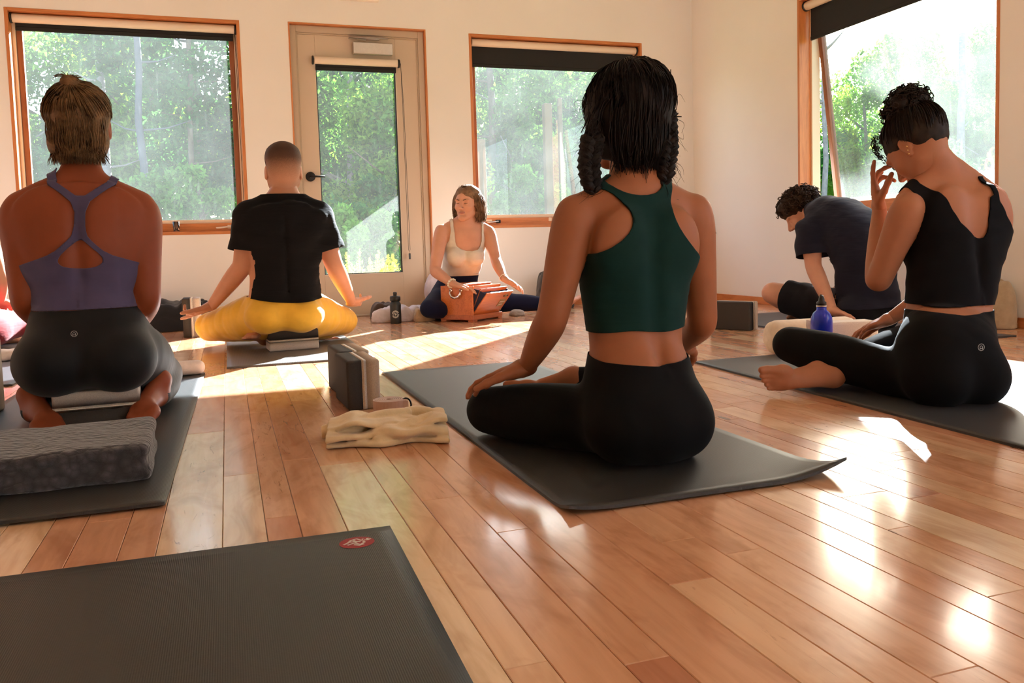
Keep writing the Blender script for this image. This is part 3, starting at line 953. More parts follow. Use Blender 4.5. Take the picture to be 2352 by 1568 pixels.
# ---- hair strands
def strand_mesh(guides, radii, sides=4):
    """guides: list of (m,3) arrays with the same m; returns V,Q of tapered tubes"""
    Gs = np.asarray(guides, float); n, m, _ = Gs.shape
    T = np.gradient(Gs, axis=1); T /= np.maximum(1e-9, np.linalg.norm(T, axis=2))[..., None]
    ref = np.where(np.abs(T[..., 2:3]) < .9, np.array([0, 0, 1.]), np.array([1., 0, 0]))
    A = np.cross(T, ref); A /= np.maximum(1e-9, np.linalg.norm(A, axis=2))[..., None]
    B = np.cross(T, A)
    prof = np.asarray(radii, float)
    if prof.ndim == 1: prof = np.broadcast_to(prof, (n, m))
    ang = np.arange(sides) * 2 * math.pi / sides
    V = Gs[:, :, None, :] + prof[:, :, None, None] * (A[:, :, None, :] * np.cos(ang)[None, None, :, None] + B[:, :, None, :] * np.sin(ang)[None, None, :, None])
    i = np.arange(n)[:, None, None] * m * sides + np.arange(m - 1)[None, :, None] * sides + np.arange(sides)[None, None, :]
    j = np.arange(n)[:, None, None] * m * sides + np.arange(m - 1)[None, :, None] * sides + (np.arange(sides)[None, None, :] + 1) % sides
    Q = np.stack([i, j, j + sides, i + sides], -1).reshape(-1, 4)
    return V.reshape(-1, 3), Q

def resample(pts, m):
    p = smooth_open(np.asarray(pts, float), 2)
    d = np.concatenate([[0], np.cumsum(np.linalg.norm(np.diff(p, axis=0), axis=1))])
    t = np.linspace(0, d[-1], m)
    return np.stack([np.interp(t, d, p[:, q]) for q in range(3)], 1)
def smooth_open(p, n):
    for _ in range(n):
        q = np.empty((len(p) * 2 - 2, p.shape[1])); q[0::2] = p[:-1] * .75 + p[1:] * .25; q[1::2] = p[:-1] * .25 + p[1:] * .75
        p = np.concatenate([p[:1], q, p[-1:]])
    return p

# ---- people's materials
def skin_mat(name, col, sss=.12):
    t = NT(name)
    v = t.coord('Object')
    n1 = t.noise(v, 9, 4, .6); n2 = t.noise(v, 220, 3, .6)
    c = t.mix(1.0, col, t.ramp(n1, [(.3, (.90, .86, .84, 1)), (.7, (1.05, 1.02, 1.0, 1))]), 'MULTIPLY')
    b = t.bsdf(c, .52, 0, t.bump(n2, .10, .001), .22)
    b.inputs['Subsurface Weight'].default_value = sss
    b.inputs['Subsurface Radius'].default_value = (.9, .35, .2)
    b.inputs['Subsurface Scale'].default_value = .008
    return t.m
def cloth_mat(name, col, rough=.85, fine=900, bump=.15, folds=0.0, sheen=.15, spec=.25):
    t = NT(name)
    v = t.coord('Object')
    n2 = t.noise(v, fine, 2, .6); n1 = t.noise(v, 14, 3, .55)
    c = t.mix(1.0, col, t.ramp(n1, [(.3, (.88, .88, .88, 1)), (.7, (1.06, 1.06, 1.06, 1))]), 'MULTIPLY')
    nrm = t.bump(n2, bump, .001)
    if folds:
        w = t.noise(t.coord('Object', (3, 3, 22)), 2.2, 3, .5, .8)
        nrm = t.bump(w, folds, .02, nrm)
    t.bsdf(c, rough, 0, nrm, spec, Sheen_Weight=sheen, Sheen_Roughness=.5)
    return t.m
def hair_mat(name, col, col2, rough=.45):
    t = NT(name)
    v = t.coord('Object')
    c = t.ramp(t.noise(v, 40, 4, .7), [(.3, col), (.7, col2)])
    t.bsdf(c, max(rough, .6), 0, None, .18)
    return t.m

def wrinkle(seed, amp, freq, stretch=(1, 1, 1), n=6):
    g = np.random.default_rng(seed)
    ks = g.normal(size=(n, 3)); ks /= np.linalg.norm(ks, axis=1)[:, None]
    ks = ks * freq * g.uniform(.6, 1.5, n)[:, None] * np.array(stretch); ph = g.uniform(0, 6.28, n)
    def f(X, Y, Z):
        s = 0
        for k, p in zip(ks, ph):
            q = np.sin(X * k[0] + Y * k[1] + Z * k[2] + p)
            s = s + np.abs(q) - .5
        return s * amp / n * 2
    return f

# ================================================================ THINGS ON THE FLOOR
def foam_mat(name, col):
    t = NT(name); v = t.coord('Object')
    n = t.noise(v, 420, 2, .7)
    c = t.mix(1.0, col, t.ramp(n, [(.35, (.82, .82, .82, 1)), (.7, (1.08, 1.08, 1.08, 1))]), 'MULTIPLY')
    t.bsdf(c, .85, 0, t.bump(n, .12, .001), .25)
    return t.m
F_DARK = foam_mat('charcoal_foam', srgb(68, 63, 59)); F_CREAM = foam_mat('cream_foam', srgb(246, 232, 214)); F_LIGHT = foam_mat('light_grey_foam', srgb(202, 190, 178))
def yoga_block(label, loc, rz, up, flip=False, w=.10, h=.15, l=.23):
    """three-layer foam block; up: 'flat' layers stacked, 'edge' layers side by side, standing on its long narrow face, 'tall' on end"""
    b = empty('yoga_block', label, 'yoga block', loc, rz, 'layered foam yoga blocks')
    lay = [(F_DARK, 0, .45, 'dark_layer'), (F_CREAM, .45, .585, 'cream_stripe'), (F_LIGHT, .585, 1, 'light_layer')]
    for m, a, c, nm in lay:
        if flip: a, c = 1 - c, 1 - a
        bm = bmesh.new()
        # local box: thickness axis first, then bevel the outer edges only
        add_box(bm, (a * w - w / 2, -l / 2, 0), (c * w - w / 2, l / 2, h))
        eds = []
        for e in bm.edges:
            p, q = e.verts[0].co, e.verts[1].co
            inner = [x for x in (a * w - w / 2, c * w - w / 2) if abs(x) < w / 2 - 1e-4]
            if any(abs(p.x - x) < 1e-5 and abs(q.x - x) < 1e-5 for x in inner): continue
            eds.append(e)
        bmesh.ops.bevel(bm, geom=eds, offset=.008, segments=3, profile=.5, affect='EDGES')
        o = bm_obj(nm, bm, m, b, True)
        if up == 'flat':       # thickness becomes height
            o.data.transform(Matrix(((0, 0, 1, -h / 2), (0, 1, 0, 0), (-1, 0, 0, w / 2), (0, 0, 0, 1))))
        elif up == 'tall':     # length becomes height
            o.data.transform(Matrix(((1, 0, 0, 0), (0, 0, 1, -h / 2), (0, -1, 0, l / 2), (0, 0, 0, 1))))
        md = o.modifiers.new('wn', 'WEIGHTED_NORMAL')
    return b
MZ = .006
yoga_block('foam block standing on edge beside the strap roll, nearest the camera', (.368, 2.600, 0), R(2), 'edge')
yoga_block('foam block standing on edge directly behind the nearest standing block', (.374, 2.838, 0), R(3), 'edge', h=.152)
yoga_block('foam block lying flat under the seated man in yellow', (.285, 4.19, MZ), R(94), 'flat', False, .10, .15, .235)
yoga_block('foam block lying flat under the kneeling woman', (-.372, 2.655, MZ), R(93), 'flat', True, .10, .15, .225)
yoga_block('foam block on edge on the floor left of the blue bottle', (2.548, 3.787, 0), R(28), 'edge')
yoga_block('foam block on end beside the left hand of the man in yellow', (-0.2094, 5.2412, 0.0)[:2] + (0,), R(0), 'tall')
yoga_block('dark foam block cut off by the left edge of the photo', (-.745, 2.95, MZ), R(0), 'tall', w=.10)

# ---------------------------------------------------------------- yoga mats
def mat_rubber(name, col, rib=760, axis=0, strength=.22):
    t = NT(name)
    tc = t.coord('Object')
    sp = t.add('ShaderNodeSeparateXYZ'); t.link(tc, sp.inputs[0])
    wv = t.math('SINE', t.math('MULTIPLY', sp.outputs[axis], rib * 3.0))
    n = t.noise(tc, 180, 3, .6); n1 = t.noise(tc, 3.5, 3, .5)
    hgt = t.math('ADD', t.math('MULTIPLY', wv, .5), t.math('MULTIPLY', n, .7))
    c = t.mix(1.0, col, t.ramp(n1, [(.3, (.85, .85, .85, 1)), (.7, (1.12, 1.12, 1.12, 1))]), 'MULTIPLY')
    t.bsdf(c, .46, 0, t.bump(hgt, strength, .0012), .55)
    return t.m
MAT_BLK = mat_rubber('charcoal_mat_rubber', (0.020, 0.020, 0.019, 1))
MAT_GRY = mat_rubber('slate_mat_rubber', (0.030, 0.032, 0.036, 1))
MAT_TOWEL = mat_rubber('grey_mat_rubber', (0.14, 0.125, 0.115, 1), 300)
def yoga_mat(label, x0, x1, y0, y1, mat, curl=None, skew=0.0, thick=.006, nx=24, ny=48, edge_curl=0.0):
    cx, cy = (x0 + x1) / 2, (y0 + y1) / 2
    def P(u, v):
        x, y, z = x0 + (x1 - x0) * u + skew * (v - .5), y0 + (y1 - y0) * v, .0
        if curl:
            for cu, cv, rad, hgt in curl:
                d = math.hypot((u - cu) * (x1 - x0), (v - cv) * (y1 - y0))
                if d < rad: z += hgt * (1 - d / rad) ** 2
        if edge_curl: z += edge_curl * max(0, 1 - v * (y1 - y0) / .05) ** 2
        return Vector((x - cx, y - cy, z))
    V, Fc = [], []
    for top in (0, 1):
        for j in range(ny + 1):
            for i in range(nx + 1):
                p = P(i / nx, j / ny); p.z += thick * top
                V.append(p)
    n = (nx + 1) * (ny + 1); W_ = nx + 1
    for j in range(ny):
        for i in range(nx):
            a = j * W_ + i
            Fc.append((n + a, n + a + 1, n + a + W_ + 1, n + a + W_)); Fc.append((a, a + W_, a + W_ + 1, a + 1))
    for i in range(nx):
        Fc.append((i, i + 1, n + i + 1, n + i)); a = ny * W_ + i; Fc.append((a + 1, a, n + a, n + a + 1))
    for j in range(ny):
        a = j * W_; Fc.append((a + W_, a, n + a, n + a + W_)); a = j * W_ + nx; Fc.append((a, a + W_, n + a + W_, n + a))
    o = mesh_obj('yoga_mat', V, Fc, mat)
    o.data.polygons.foreach_set('use_smooth', [k < nx * ny * 2 for k in range(len(Fc))])
    o.location = (cx, cy, 0)
    return tag(o, label, 'yoga mat', 'yoga mats on the floor')
mm = yoga_mat('charcoal yoga mat with a lifted corner under the woman in green', .549, 1.150, 1.325, 3.185, MAT_BLK, [(1, 0, .16, .030), (0, 0, .10, .010)], edge_curl=.004)
lm = yoga_mat('charcoal yoga mat under the kneeling woman', -.745, -.120, 1.690, 3.55, MAT_BLK, edge_curl=.005, skew=.03)
rm = yoga_mat('slate yoga mat under the woman in black', 1.665, 2.295, .98, 2.83, MAT_GRY, skew=.10)
fm = yoga_mat('empty charcoal yoga mat with a red emblem in the foreground', -.95, .2335, .50, 1.405, MAT_BLK, nx=40, ny=30)
ym = yoga_mat('grey yoga mat under the man in yellow', -.022, .60, 3.65, 5.4, MAT_TOWEL)
cm = yoga_mat('slate yoga mat under the curly-haired man', 2.72, 3.38, 2.80, 4.45, MAT_GRY)
pm = yoga_mat('pale slate yoga mat beside the left edge of the photo', -1.65, -.80, 3.6, 5.45, MAT_GRY)
fm.data.transform(Matrix.Rotation(R(-1.2), 4, 'Z'))
# red emblem printed on the empty mat
M_EMRED = plain('emblem_red', srgb(150, 30, 40), .6); M_EMW = plain('emblem_white', srgb(206, 192, 184), .6)
ec = (0.1772, 1.3319, 0.0)
def disc(name, c, rx, ry, z, mat, parent, n=32, inner=0.0):
    V, Fc = [], []
    for i in range(n):
        a = 2 * math.pi * i / n
        V.append((c[0] + rx * math.cos(a), c[1] + ry * math.sin(a), z))
    if inner:
        for i in range(n):
            a = 2 * math.pi * i / n; V.append((c[0] + rx * inner * math.cos(a), c[1] + ry * inner * math.sin(a), z))
        Fc = [(i, (i + 1) % n, n + (i + 1) % n, n + i) for i in range(n)]
    else: Fc = [tuple(range(n))]
    return mesh_obj(name, V, Fc, mat, parent)
lc = (ec[0] - fm.location.x, ec[1] - fm.location.y)
ed = disc('emblem', lc, .0285, .026, .0064, M_EMRED, fm)
def squiggle(name, pts, w, z, mat, parent):
    V, Fc = [], []
    for i, (x, y) in enumerate(pts):
        a = Vector(pts[max(i - 1, 0)]); b = Vector(pts[min(i + 1, len(pts) - 1)]); d = (b - a).normalized(); nn = Vector((-d.y, d.x)) * w
        V += [(x + nn.x, y + nn.y, z), (x - nn.x, y - nn.y, z)]
    for i in range(len(pts) - 1): Fc.append((2 * i, 2 * i + 1, 2 * i + 3, 2 * i + 2))
    return mesh_obj(name, V, Fc, mat, parent)
for k, pts in enumerate(([(-.022, -.004), (-.014, .002), (-.008, .012), (.002, .016), (.008, .006), (.012, .012)], [(-.016, -.008), (-.004, -.002), (.004, -.012), (.012, -.004), (.010, .004)], [(.013, .006), (.018, .004), (.019, .013)], [(.018, .004), (.024, .008)], [(-.012, .004), (-.002, .004), (.006, .0)], [(-.006, -.010), (.002, -.016), (.010, -.012)], [(-.004, .010), (.0, .0), (-.006, -.004)])):
    squiggle('emblem_mark', [(lc[0] + x, lc[1] + y) for x, y in pts], .0021, .0067 + k * .00004, M_EMW, ed)

# ---------------------------------------------------------------- soft cloths made from folded sheets
def fold_noise(seed, n=7, freq=18):
    g = random.Random(seed)
    W_ = [(g.uniform(-1, 1) * freq, g.uniform(-1, 1) * freq, g.uniform(0, 6.28)) for _ in range(n)]
    return lambda x, y: sum(abs(math.sin(a * x + b * y + p)) - .6 for a, b, p in W_) / n
def cloth_heap(name, label, cat, loc, rz, outline, height, seed, mat, freq=26, amp=.4, group=None, res=.006, layers=1, thick=None):
    """a folded or heaped cloth: domed volume over an outline with creases, built from blended volume"""
    b = Body(res)
    poly = smooth_poly(outline, 2)
    lo, hi = poly.min(0) - .03, poly.max(0) + .03
    nx, ny = int((hi[0] - lo[0]) / res) + 2, int((hi[1] - lo[1]) / res) + 2
    xs = lo[0] + np.arange(nx) * res; ys = lo[1] + np.arange(ny) * res
    X, Y = np.meshgrid(xs, ys, indexing='ij')
    sd = poly_sdf(X, Y, poly)
    g = np.random.default_rng(seed)
    f = np.zeros_like(X)
    for _ in range(7):
        k = unit(g.normal(size=2)) * freq * g.uniform(.5, 1.5); f += np.abs(np.sin(X * k[0] + Y * k[1] + g.uniform(0, 6.28) + 1.2 * np.sin(X * 17 + Y * 11 + g.uniform(0, 6)))) - .6
    f /= 7
    prof = np.clip(sd / .045, 0, 1); prof = np.sqrt(np.maximum(0, 1 - (1 - prof) ** 2))
    H = height(X, Y) * prof * (1 + amp * f) if callable(height) else height * prof * (1 + amp * f)
    nz = int(H.max() / res) + 6
    zs = (np.arange(nz) - 2) * res
    Z = zs[None, None, :]
    D = np.maximum((Z - H[:, :, None]) * .7, -(Z + .0))
    D = np.maximum(D, -np.minimum(sd, .05)[:, :, None] * .8)
    if layers > 1:      # horizontal folds showing as grooves on the rim
        gz = .5 + .5 * np.cos(2 * math.pi * (Z / np.maximum(H[:, :, None], .01)) * layers)
        D = D + .010 * (1 - gz) * np.exp(-np.maximum(sd, 0)[:, :, None] / .02) * (Z > .004)
    V, Q = surface_nets(D.astype(np.float32), np.array([lo[0], lo[1], zs[0]]), res, 2)
    V[:, 2] = np.maximum(V[:, 2], .0005)
    o = np_mesh(name, V, Q, mat, None, True)
    o.location = loc; o.rotation_euler = (0, 0, rz)
    return tag(o, label, cat, group)
def soft(name, label, cat, loc, rz, fn, mat, warp=None, res=.004, group=None, offset=0.0):
    b = Body(res); fn(b)
    V, Q = b.surf(['c'], res, offset, warp, smooth=2)
    V[:, 2] = np.maximum(V[:, 2], .0006)
    o = np_mesh(name, V, Q, mat, None, True); o.location = loc; o.rotation_euler = (0, 0, rz)
    return tag(o, label, cat, group)
def fleece(name, col, fine=260, bump=.35, rough=.95):
    t = NT(name); v = t.coord('Object')
    n = t.noise(v, fine, 3, .7); n1 = t.noise(v, 22, 3, .6)
    c = t.mix(1.0, col, t.ramp(n1, [(.3, (.86, .84, .82, 1)), (.7, (1.06, 1.05, 1.04, 1))]), 'MULTIPLY')
    t.bsdf(c, rough, 0, t.bump(n, bump, .002), .15, Sheen_Weight=.3, Sheen_Roughness=.6)
    return t.m
# cream sweatshirt
M_SWEAT = fleece('cream_fleece', srgb(216, 192, 152))
def folded_garment(name, label, cat, loc, rz, mat, L, layers, seed, res=.0036, thick=.0065, amp=1.0, parts=None, group=None):
    """a sheet folded back and forth on itself; the fold line wanders along the length"""
    g = np.random.default_rng(seed)
    ph = g.uniform(0, 6.28, 12)
    nx = int(2 * (L + .03) / res) + 2
    ys = np.arange(-.15, .15, res); zs = np.arange(-3 * res, .13, res)
    Y, Z = np.meshgrid(ys, zs, indexing='ij')
    xs = -L - .03 + np.arange(nx) * res
    D = np.empty((nx, len(ys), len(zs)), np.float32)
    for i, x in enumerate(xs):
        u = x / L
        pts = []
        for k, (w0, w1, z) in enumerate(layers):
            a = w0 + amp * .012 * math.sin(9 * x / L * .6 + ph[k]) + .010 * amp * math.sin(31 * x + ph[k + 4]); c_ = w1 + amp * .012 * math.sin(7 * x / L * .6 + ph[k + 5]) + .008 * amp * math.sin(43 * x + ph[k + 2])
            zz = z * (1 + .16 * amp * math.sin(26 * x + ph[k] * 2) + .10 * math.sin(61 * x + ph[k + 1]))
            row = [(a, zz), (a + (c_ - a) * .25, zz + amp * .007 * math.sin(38 * x + ph[k + 3])), (a + (c_ - a) * .5, zz + amp * .010 * math.sin(29 * x + ph[k + 6])), (a + (c_ - a) * .75, zz + amp * .007 * math.sin(45 * x + ph[k + 1])), (c_, zz)]
            pts += row if k % 2 == 0 else row[::-1]
        p = smooth_open(np.array(pts), 1)
        p[:, 1] = np.maximum(p[:, 1] * (1 - .25 * max(0, abs(u) - .6)), thick)
        d = np.full(Y.shape, .05)
        for (ay, az), (by, bz) in zip(p[:-1], p[1:]):
            ey, ez = by - ay, bz - az; l2 = ey * ey + ez * ez + 1e-9
            t = np.clip(((Y - ay) * ey + (Z - az) * ez) / l2, 0, 1)
            d = np.minimum(d, np.hypot(Y - ay - t * ey, Z - az - t * ez))
        end = abs(x) - L * (1 - .06 * math.sin(ph[0] + 3 * x))
        D[i] = np.maximum(d - thick, end * .8)
    if parts is not None:
        b = Body(res); parts(b)
        for pr in b.g['c']:
            D = smin(D, pr.ev(xs[:, None, None], ys[None, :, None], zs[None, None, :]).astype(np.float32), .004)
    V, Q = surface_nets(D, np.array([xs[0], ys[0], zs[0]]), res, 2)
    V[:, 2] = np.maximum(V[:, 2], .0006)
    o = np_mesh(name, V, Q, mat, None, True); o.location = loc; o.rotation_euler = (0, 0, rz)
    return tag(o, label, cat, group)
def sleeve(b):
    b.chain('c', [(-.165, .03, .020), (-.13, .028, .024), (-.10, .02, .030)], [.018, .020, .016], .004)
    b.chain('c', [(-.135, -.045, .016), (-.09, -.015, .036), (-.02, .02, .052), (.05, .045, .056)], [.014, .022, .020, .012], .012)
    b.chain('c', [(-.03, -.085, .014), (.04, -.045, .038), (.11, .005, .050)], [.012, .016, .012], .010)
    b.chain('c', [(.02, .06, .046), (.08, .07, .052), (.135, .05, .040)], [.014, .018, .014], .010)
folded_garment('folded_sweatshirt', 'crumpled cream sweatshirt on the floor in front of the strap roll', 'sweatshirt', (.368, 2.075, 0), R(-10), M_SWEAT, .142, [(-.085, .085, .008), (-.066, .092, .020), (-.094, .070, .033), (-.052, .088, .047)], 5, parts=sleeve)
# strap roll: a spiral of webbing standing on its edge
st = empty('yoga_strap', 'dusty pink yoga strap rolled up beside the standing blocks', 'strap', (.430, 2.395, 0))
M_STRAP = fleece('pink_webbing', srgb(196, 166, 150), 700, .25)
V, Fc = [], []
turns, n, t_ = 7, 7 * 28, .0022
for i in range(n + 1):
    a = 2 * math.pi * i / 28; r0 = .0065 + i / 28 * .0056
    for rr, z in ((r0, 0), (r0, .042), (r0 + .0042, .042), (r0 + .0042, 0)): V.append((rr * math.cos(a), rr * math.sin(a), z))
for i in range(n):
    for k in range(4): Fc.append((i * 4 + k, (i + 1) * 4 + k, (i + 1) * 4 + (k + 1) % 4, i * 4 + (k + 1) % 4))
Fc += [(0, 1, 2, 3), (n * 4 + 3, n * 4 + 2, n * 4 + 1, n * 4)]
mesh_obj('webbing', V, Fc, M_STRAP, st)
tube('d_ring', [(.046 + .014 * math.cos(a), -.020 - .004 * math.cos(a), .024 + .020 * math.sin(a)) for a in np.linspace(0, 6.28, 17)[:-1]], .0028, M_BLACKMET, st, 7, True)
box('buckle_tab', (.028, -.034, .006), (.050, -.030, .040), M_STRAP, st, .001)
# charcoal folded blanket
t = NT('charcoal_quilt'); v = t.coord('Object')
br = t.add('ShaderNodeTexVoronoi'); br.inputs['Scale'].default_value = 52; t.link(t.coord('Object', (1, 1.9, 1), (0, 0, R(38))), br.inputs['Vector'])
nz = t.noise(v, 120, 4, .7)
hgt = t.math('ADD', t.math('MULTIPLY', br.outputs['Distance'], -1.2), t.math('MULTIPLY', nz, .5))
c = t.ramp(t.math('ADD', t.math('MULTIPLY', br.outputs['Distance'], .9), t.math('MULTIPLY', nz, .5)), [(.25, srgb(80, 75, 80)), (.6, srgb(58, 54, 58)), (.9, srgb(42, 39, 41))])
t.bsdf(c, .95, 0, t.bump(hgt, .8, .006), .15, Sheen_Weight=.4, Sheen_Roughness=.6)
def blanket(b):
    b.el('c', (0, .02, .03), (.02, .02, .02), None, .01)
    for z0, z1, x1, y0, y1 in ((.0, .026, .318, -.165, .165), (.026, .052, .312, -.160, .160), (.052, .076, .318, -.162, .168)):
        zc = (z0 + z1) / 2; r_ = (z1 - z0) / 2
        for y in np.linspace(y0 + .015, y1 - .015, 25): b.rc('c', (-.33, y, zc), (x1 - .02, y + .006, zc), r_ * 1.0, r_ * 1.0, .010)
bl = soft('folded_blanket', 'thick charcoal quilted blanket folded behind the kneeling woman', 'blanket', (-.492, 2.040, MZ), R(2.0), blanket, t.m, wrinkle(72, .006, 18, (1, 1, 1), 6), .006)
# rolled hand towel
M_TOWEL = fleece('white_terry', srgb(226, 214, 208), 300, .5)
def roll(L, r_):
    def f(b):
        b.rc('c', (-L, 0, r_), (L, 0, r_), r_, r_, .01); b.rc('c', (-L * .95, -.01, r_ * .7), (L * 1.02, -.012, r_ * .7), r_ * .7, r_ * .65, .004)
    return f
soft('rolled_towel', 'small white rolled towel at the end of the left mat', 'towel', (-.215, 3.505, MZ), R(8), roll(.085, .028), M_TOWEL, wrinkle(73, .004, 50), .005)
# the far side of the room
M_JACKET = fleece('black_fleece', (0.012, 0.012, 0.014, 1), 120, .3)
cloth_heap('jacket', 'black jacket heaped against the wall under the wide window', 'jacket', (-.36, 5.80, 0), 0, [(-.30, -.16), (.0, -.19), (.24, -.15), (.27, .10), (.10, .17), (-.28, .16)], .17, 5, M_JACKET, 22, .7, None, .009, 2)
cloth_heap('shawl', 'grey shawl corner beside the black jacket near the block', 'shawl', (-.16, 5.46, 0), 0, [(-.09, -.07), (.08, -.08), (.10, .06), (-.06, .08)], .075, 6, fleece('grey_knit', srgb(120, 118, 128), 150, .4), 34, .7, None, .007)
cloth_heap('shoes_pile', 'dark brown bag slumped against the door', 'bag', (1.04, 5.80, 0), 0, [(-.12, -.09), (.10, -.10), (.14, .06), (-.10, .10)], .105, 7, fleece('dark_brown_cloth', srgb(66, 50, 40), 160, .4), 30, .7, None, .007)
M_LILAC = fleece('pale_lilac_towel', srgb(206, 200, 210), 260, .4)
cloth_heap('towel', 'pale lilac towel spread on the floor by the black bottle', 'towel', (1.06, 5.53, 0), R(-8), [(-.20, -.16), (.10, -.17), (.22, -.06), (.20, .12), (.02, .15), (-.12, .0)], .085, 8, M_LILAC, 30, .9, None, .007, 2)
cloth_heap('scarf', 'beige scarf bunched between the towel and the teacher', 'scarf', (1.205, 5.36, 0), R(10), [(-.09, -.07), (.07, -.08), (.10, .05), (-.04, .08)], .085, 18, fleece('beige_knit', srgb(186, 160, 130), 180, .4), 36, .9, None, .006, 2)
def pillow(b):
    b.el('c', (0, 0, .165), (.125, .055, .150), None, .02); b.el('c', (0, 0, .165), (.105, .035, .165), None, .04)
soft('cushion', 'lilac cushion propped against the wall behind the teacher', 'cushion', (1.475, 5.905, 0), R(8), pillow, fleece('lilac_velvet', srgb(196, 186, 196), 300, .2), wrinkle(74, .006, 30), .008)
cloth_heap('backpack', 'black backpack slumped against the wall right of the teacher', 'backpack', (2.33, 5.82, 0), 0, [(-.15, -.14), (.14, -.15), (.17, .12), (-.12, .17)], .255, 9, M_JACKET, 20, .5, None, .010, 2)
cloth_heap('folded_cloth', 'small grey folded cloth under the teacher’s outstretched leg', 'cloth', (1.86, 5.33, 0), R(12), [(-.06, -.05), (.06, -.05), (.06, .05), (-.06, .05)], .045, 10, fleece('grey_cotton', srgb(150, 146, 140), 200, .3), 30, .3, None, .006, 2)
cloth_heap('tote_bag', 'beige canvas bag slumped by the side wall at the right edge', 'bag', (3.610, 3.085, 0), R(0), [(-.07, -.075), (.065, -.085), (.068, .07), (-.06, .085)], .235, 11, fleece('beige_canvas', srgb(178, 160, 134), 400, .3), 24, .6, None, .009, 2)
cloth_heap('white_towel', 'white towel folded in front of the person in red', 'towel', (-1.02, 4.55, MZ), R(-4), [(-.25, -.10), (.22, -.10), (.24, .08), (-.24, .10)], .045, 12, M_TOWEL, 24, .6, None, .009, 2)
# pale block, bolster and tissue beside the woman in black
wb = box('pale_block', (-.115, -.05, 0), (.115, .05, .15), foam_mat('white_foam', srgb(226, 216, 204)), None, .010, 3, smooth=True); wb.location = (2.262, 2.62, 0); wb.rotation_euler = (0, 0, R(-14))
wb.modifiers.new('wn', 'WEIGHTED_NORMAL'); tag(wb, 'pale one-colour foam block behind the knees of the woman in black', 'yoga block')
M_BOLST = fleece('cream_canvas', srgb(238, 222, 198), 500, .2)
lathe('bolster', [(.0, -.20), (.045, -.20), (.064, -.186), (.070, -.165), (.070, .165), (.064, .186), (.045, .20), (.0, .20)], M_BOLST, None, 36, (0, 0, 0), 'X')
bo = bpy.data.objects['bolster']; bo.location = (2.30, 2.86, .070); bo.rotation_euler = (0, 0, R(-4)); tag(bo, 'cream round bolster on the floor beyond the knee of the woman in black', 'bolster')
V, Fc = [], []
for j in range(9):
    for i in range(9):
        u, w_ = i / 8, j / 8
        V.append((-.05 + .10 * u + .012 * math.sin(w_ * 5), .02 * math.sin(u * 4 + w_ * 3), .002 + .165 * w_ * (1 - .45 * u) + .008 * math.sin(u * 9)))
for j in range(8):
    for i in range(8): Fc.append((j * 9 + i, j * 9 + i + 1, (j + 1) * 9 + i + 1, (j + 1) * 9 + i))
ti = mesh_obj('tissue', V, Fc, plain('tissue_paper', srgb(240, 226, 216), .9), None, True); ti.location = (2.115, 2.56, 0); ti.rotation_euler = (0, 0, R(-30))
md = ti.modifiers.new('s', 'SOLIDIFY'); md.thickness = .0015; tag(ti, 'crumpled white tissue standing between blue bottle and pale block', 'tissue')

# ---------------------------------------------------------------- bottles
M_BLUE = plain('blue_enamel', srgb(0, 44, 205), .3, 0.0, Coat_Weight=.35, Coat_Roughness=.06)
bb_ = empty('water_bottle', 'blue metal water bottle with black cap behind the bent knee', 'bottle', (2.0734, 2.52, 0.1629)[:2] + (0,))
lathe('body', [(.0, 0), (.036, 0), (.039, .006), (.039, .165), (.037, .182), (.029, .199), (.019, .208), (.0175, .213), (.0175, .222)], M_BLUE, bb_, 36)
lathe('collar', [(.0185, .221), (.0185, .226)], M_ALU, bb_, 28)
lathe('cap', [(.0175, .226), (.0175, .238), (.011, .243), (.010, .252), (.007, .262), (.0, .263)], M_BLACKPL, bb_, 24)
tube('cap_loop', [(.012, 0, .240), (.013, .004, .252), (.008, .006, .262), (.0, .006, .264)], .003, M_BLACKPL, bb_, 6)
M_SQ = plain('black_squeeze_bottle', (0.012, 0.014, 0.013, 1), .45)
kb = empty('squeeze_bottle', 'black squeeze bottle with a round white print beside the teacher', 'bottle', (1.017, 5.30, 0))
lathe('body', [(.0, 0), (.034, 0), (.036, .005), (.036, .060), (.035, .095), (.036, .118), (.034, .132), (.026, .140), (.028, .145)], M_SQ, kb, 32)
lathe('cap', [(.029, .145), (.034, .149), (.034, .172), (.031, .178), (.012, .180), (.011, .188), (.013, .191), (.012, .203), (.0, .205)], M_SQ, kb, 28)
M_PRINT = plain('white_print', srgb(214, 214, 206), .6)
def on_bottle(u, z, r_=.0366): a = -math.pi / 2 - .24 + u / r_; return (r_ * math.cos(a), r_ * math.sin(a), z)
def print_ring(r0, r1, a0, a1, k, zc=.062):
    V, Fc = [], []
    for i in range(k + 1):
        an = a0 + (a1 - a0) * i / k
        for rr in (r0, r1): V.append(on_bottle(rr * math.cos(an), zc + rr * math.sin(an)))
    for i in range(k): Fc.append((2 * i, 2 * i + 1, 2 * i + 3, 2 * i + 2))
    return mesh_obj('print', V, Fc, M_PRINT, kb)
for i in range(18):
    if i in (0, 9): continue
    print_ring(.0175, .0245, i * .349 + .04, i * .349 + .25, 3)
print_ring(.0135, .0150, 0, 6.283, 28)
for pts in ([(-.006, .008), (.0, .002), (.007, .006)], [(-.004, .002), (.003, -.004), (-.002, -.009)], [(.002, .004), (.006, -.004)], [(-.008, -.002), (-.002, .002)]):
    V, Fc = [], []
    for x, z in pts: V += [on_bottle(x - .0018, .062 + z), on_bottle(x + .0018, .062 + z + .001)]
    for i in range(len(pts) - 1): Fc.append((2 * i, 2 * i + 1, 2 * i + 3, 2 * i + 2))
    mesh_obj('print', V, Fc, M_PRINT, kb)
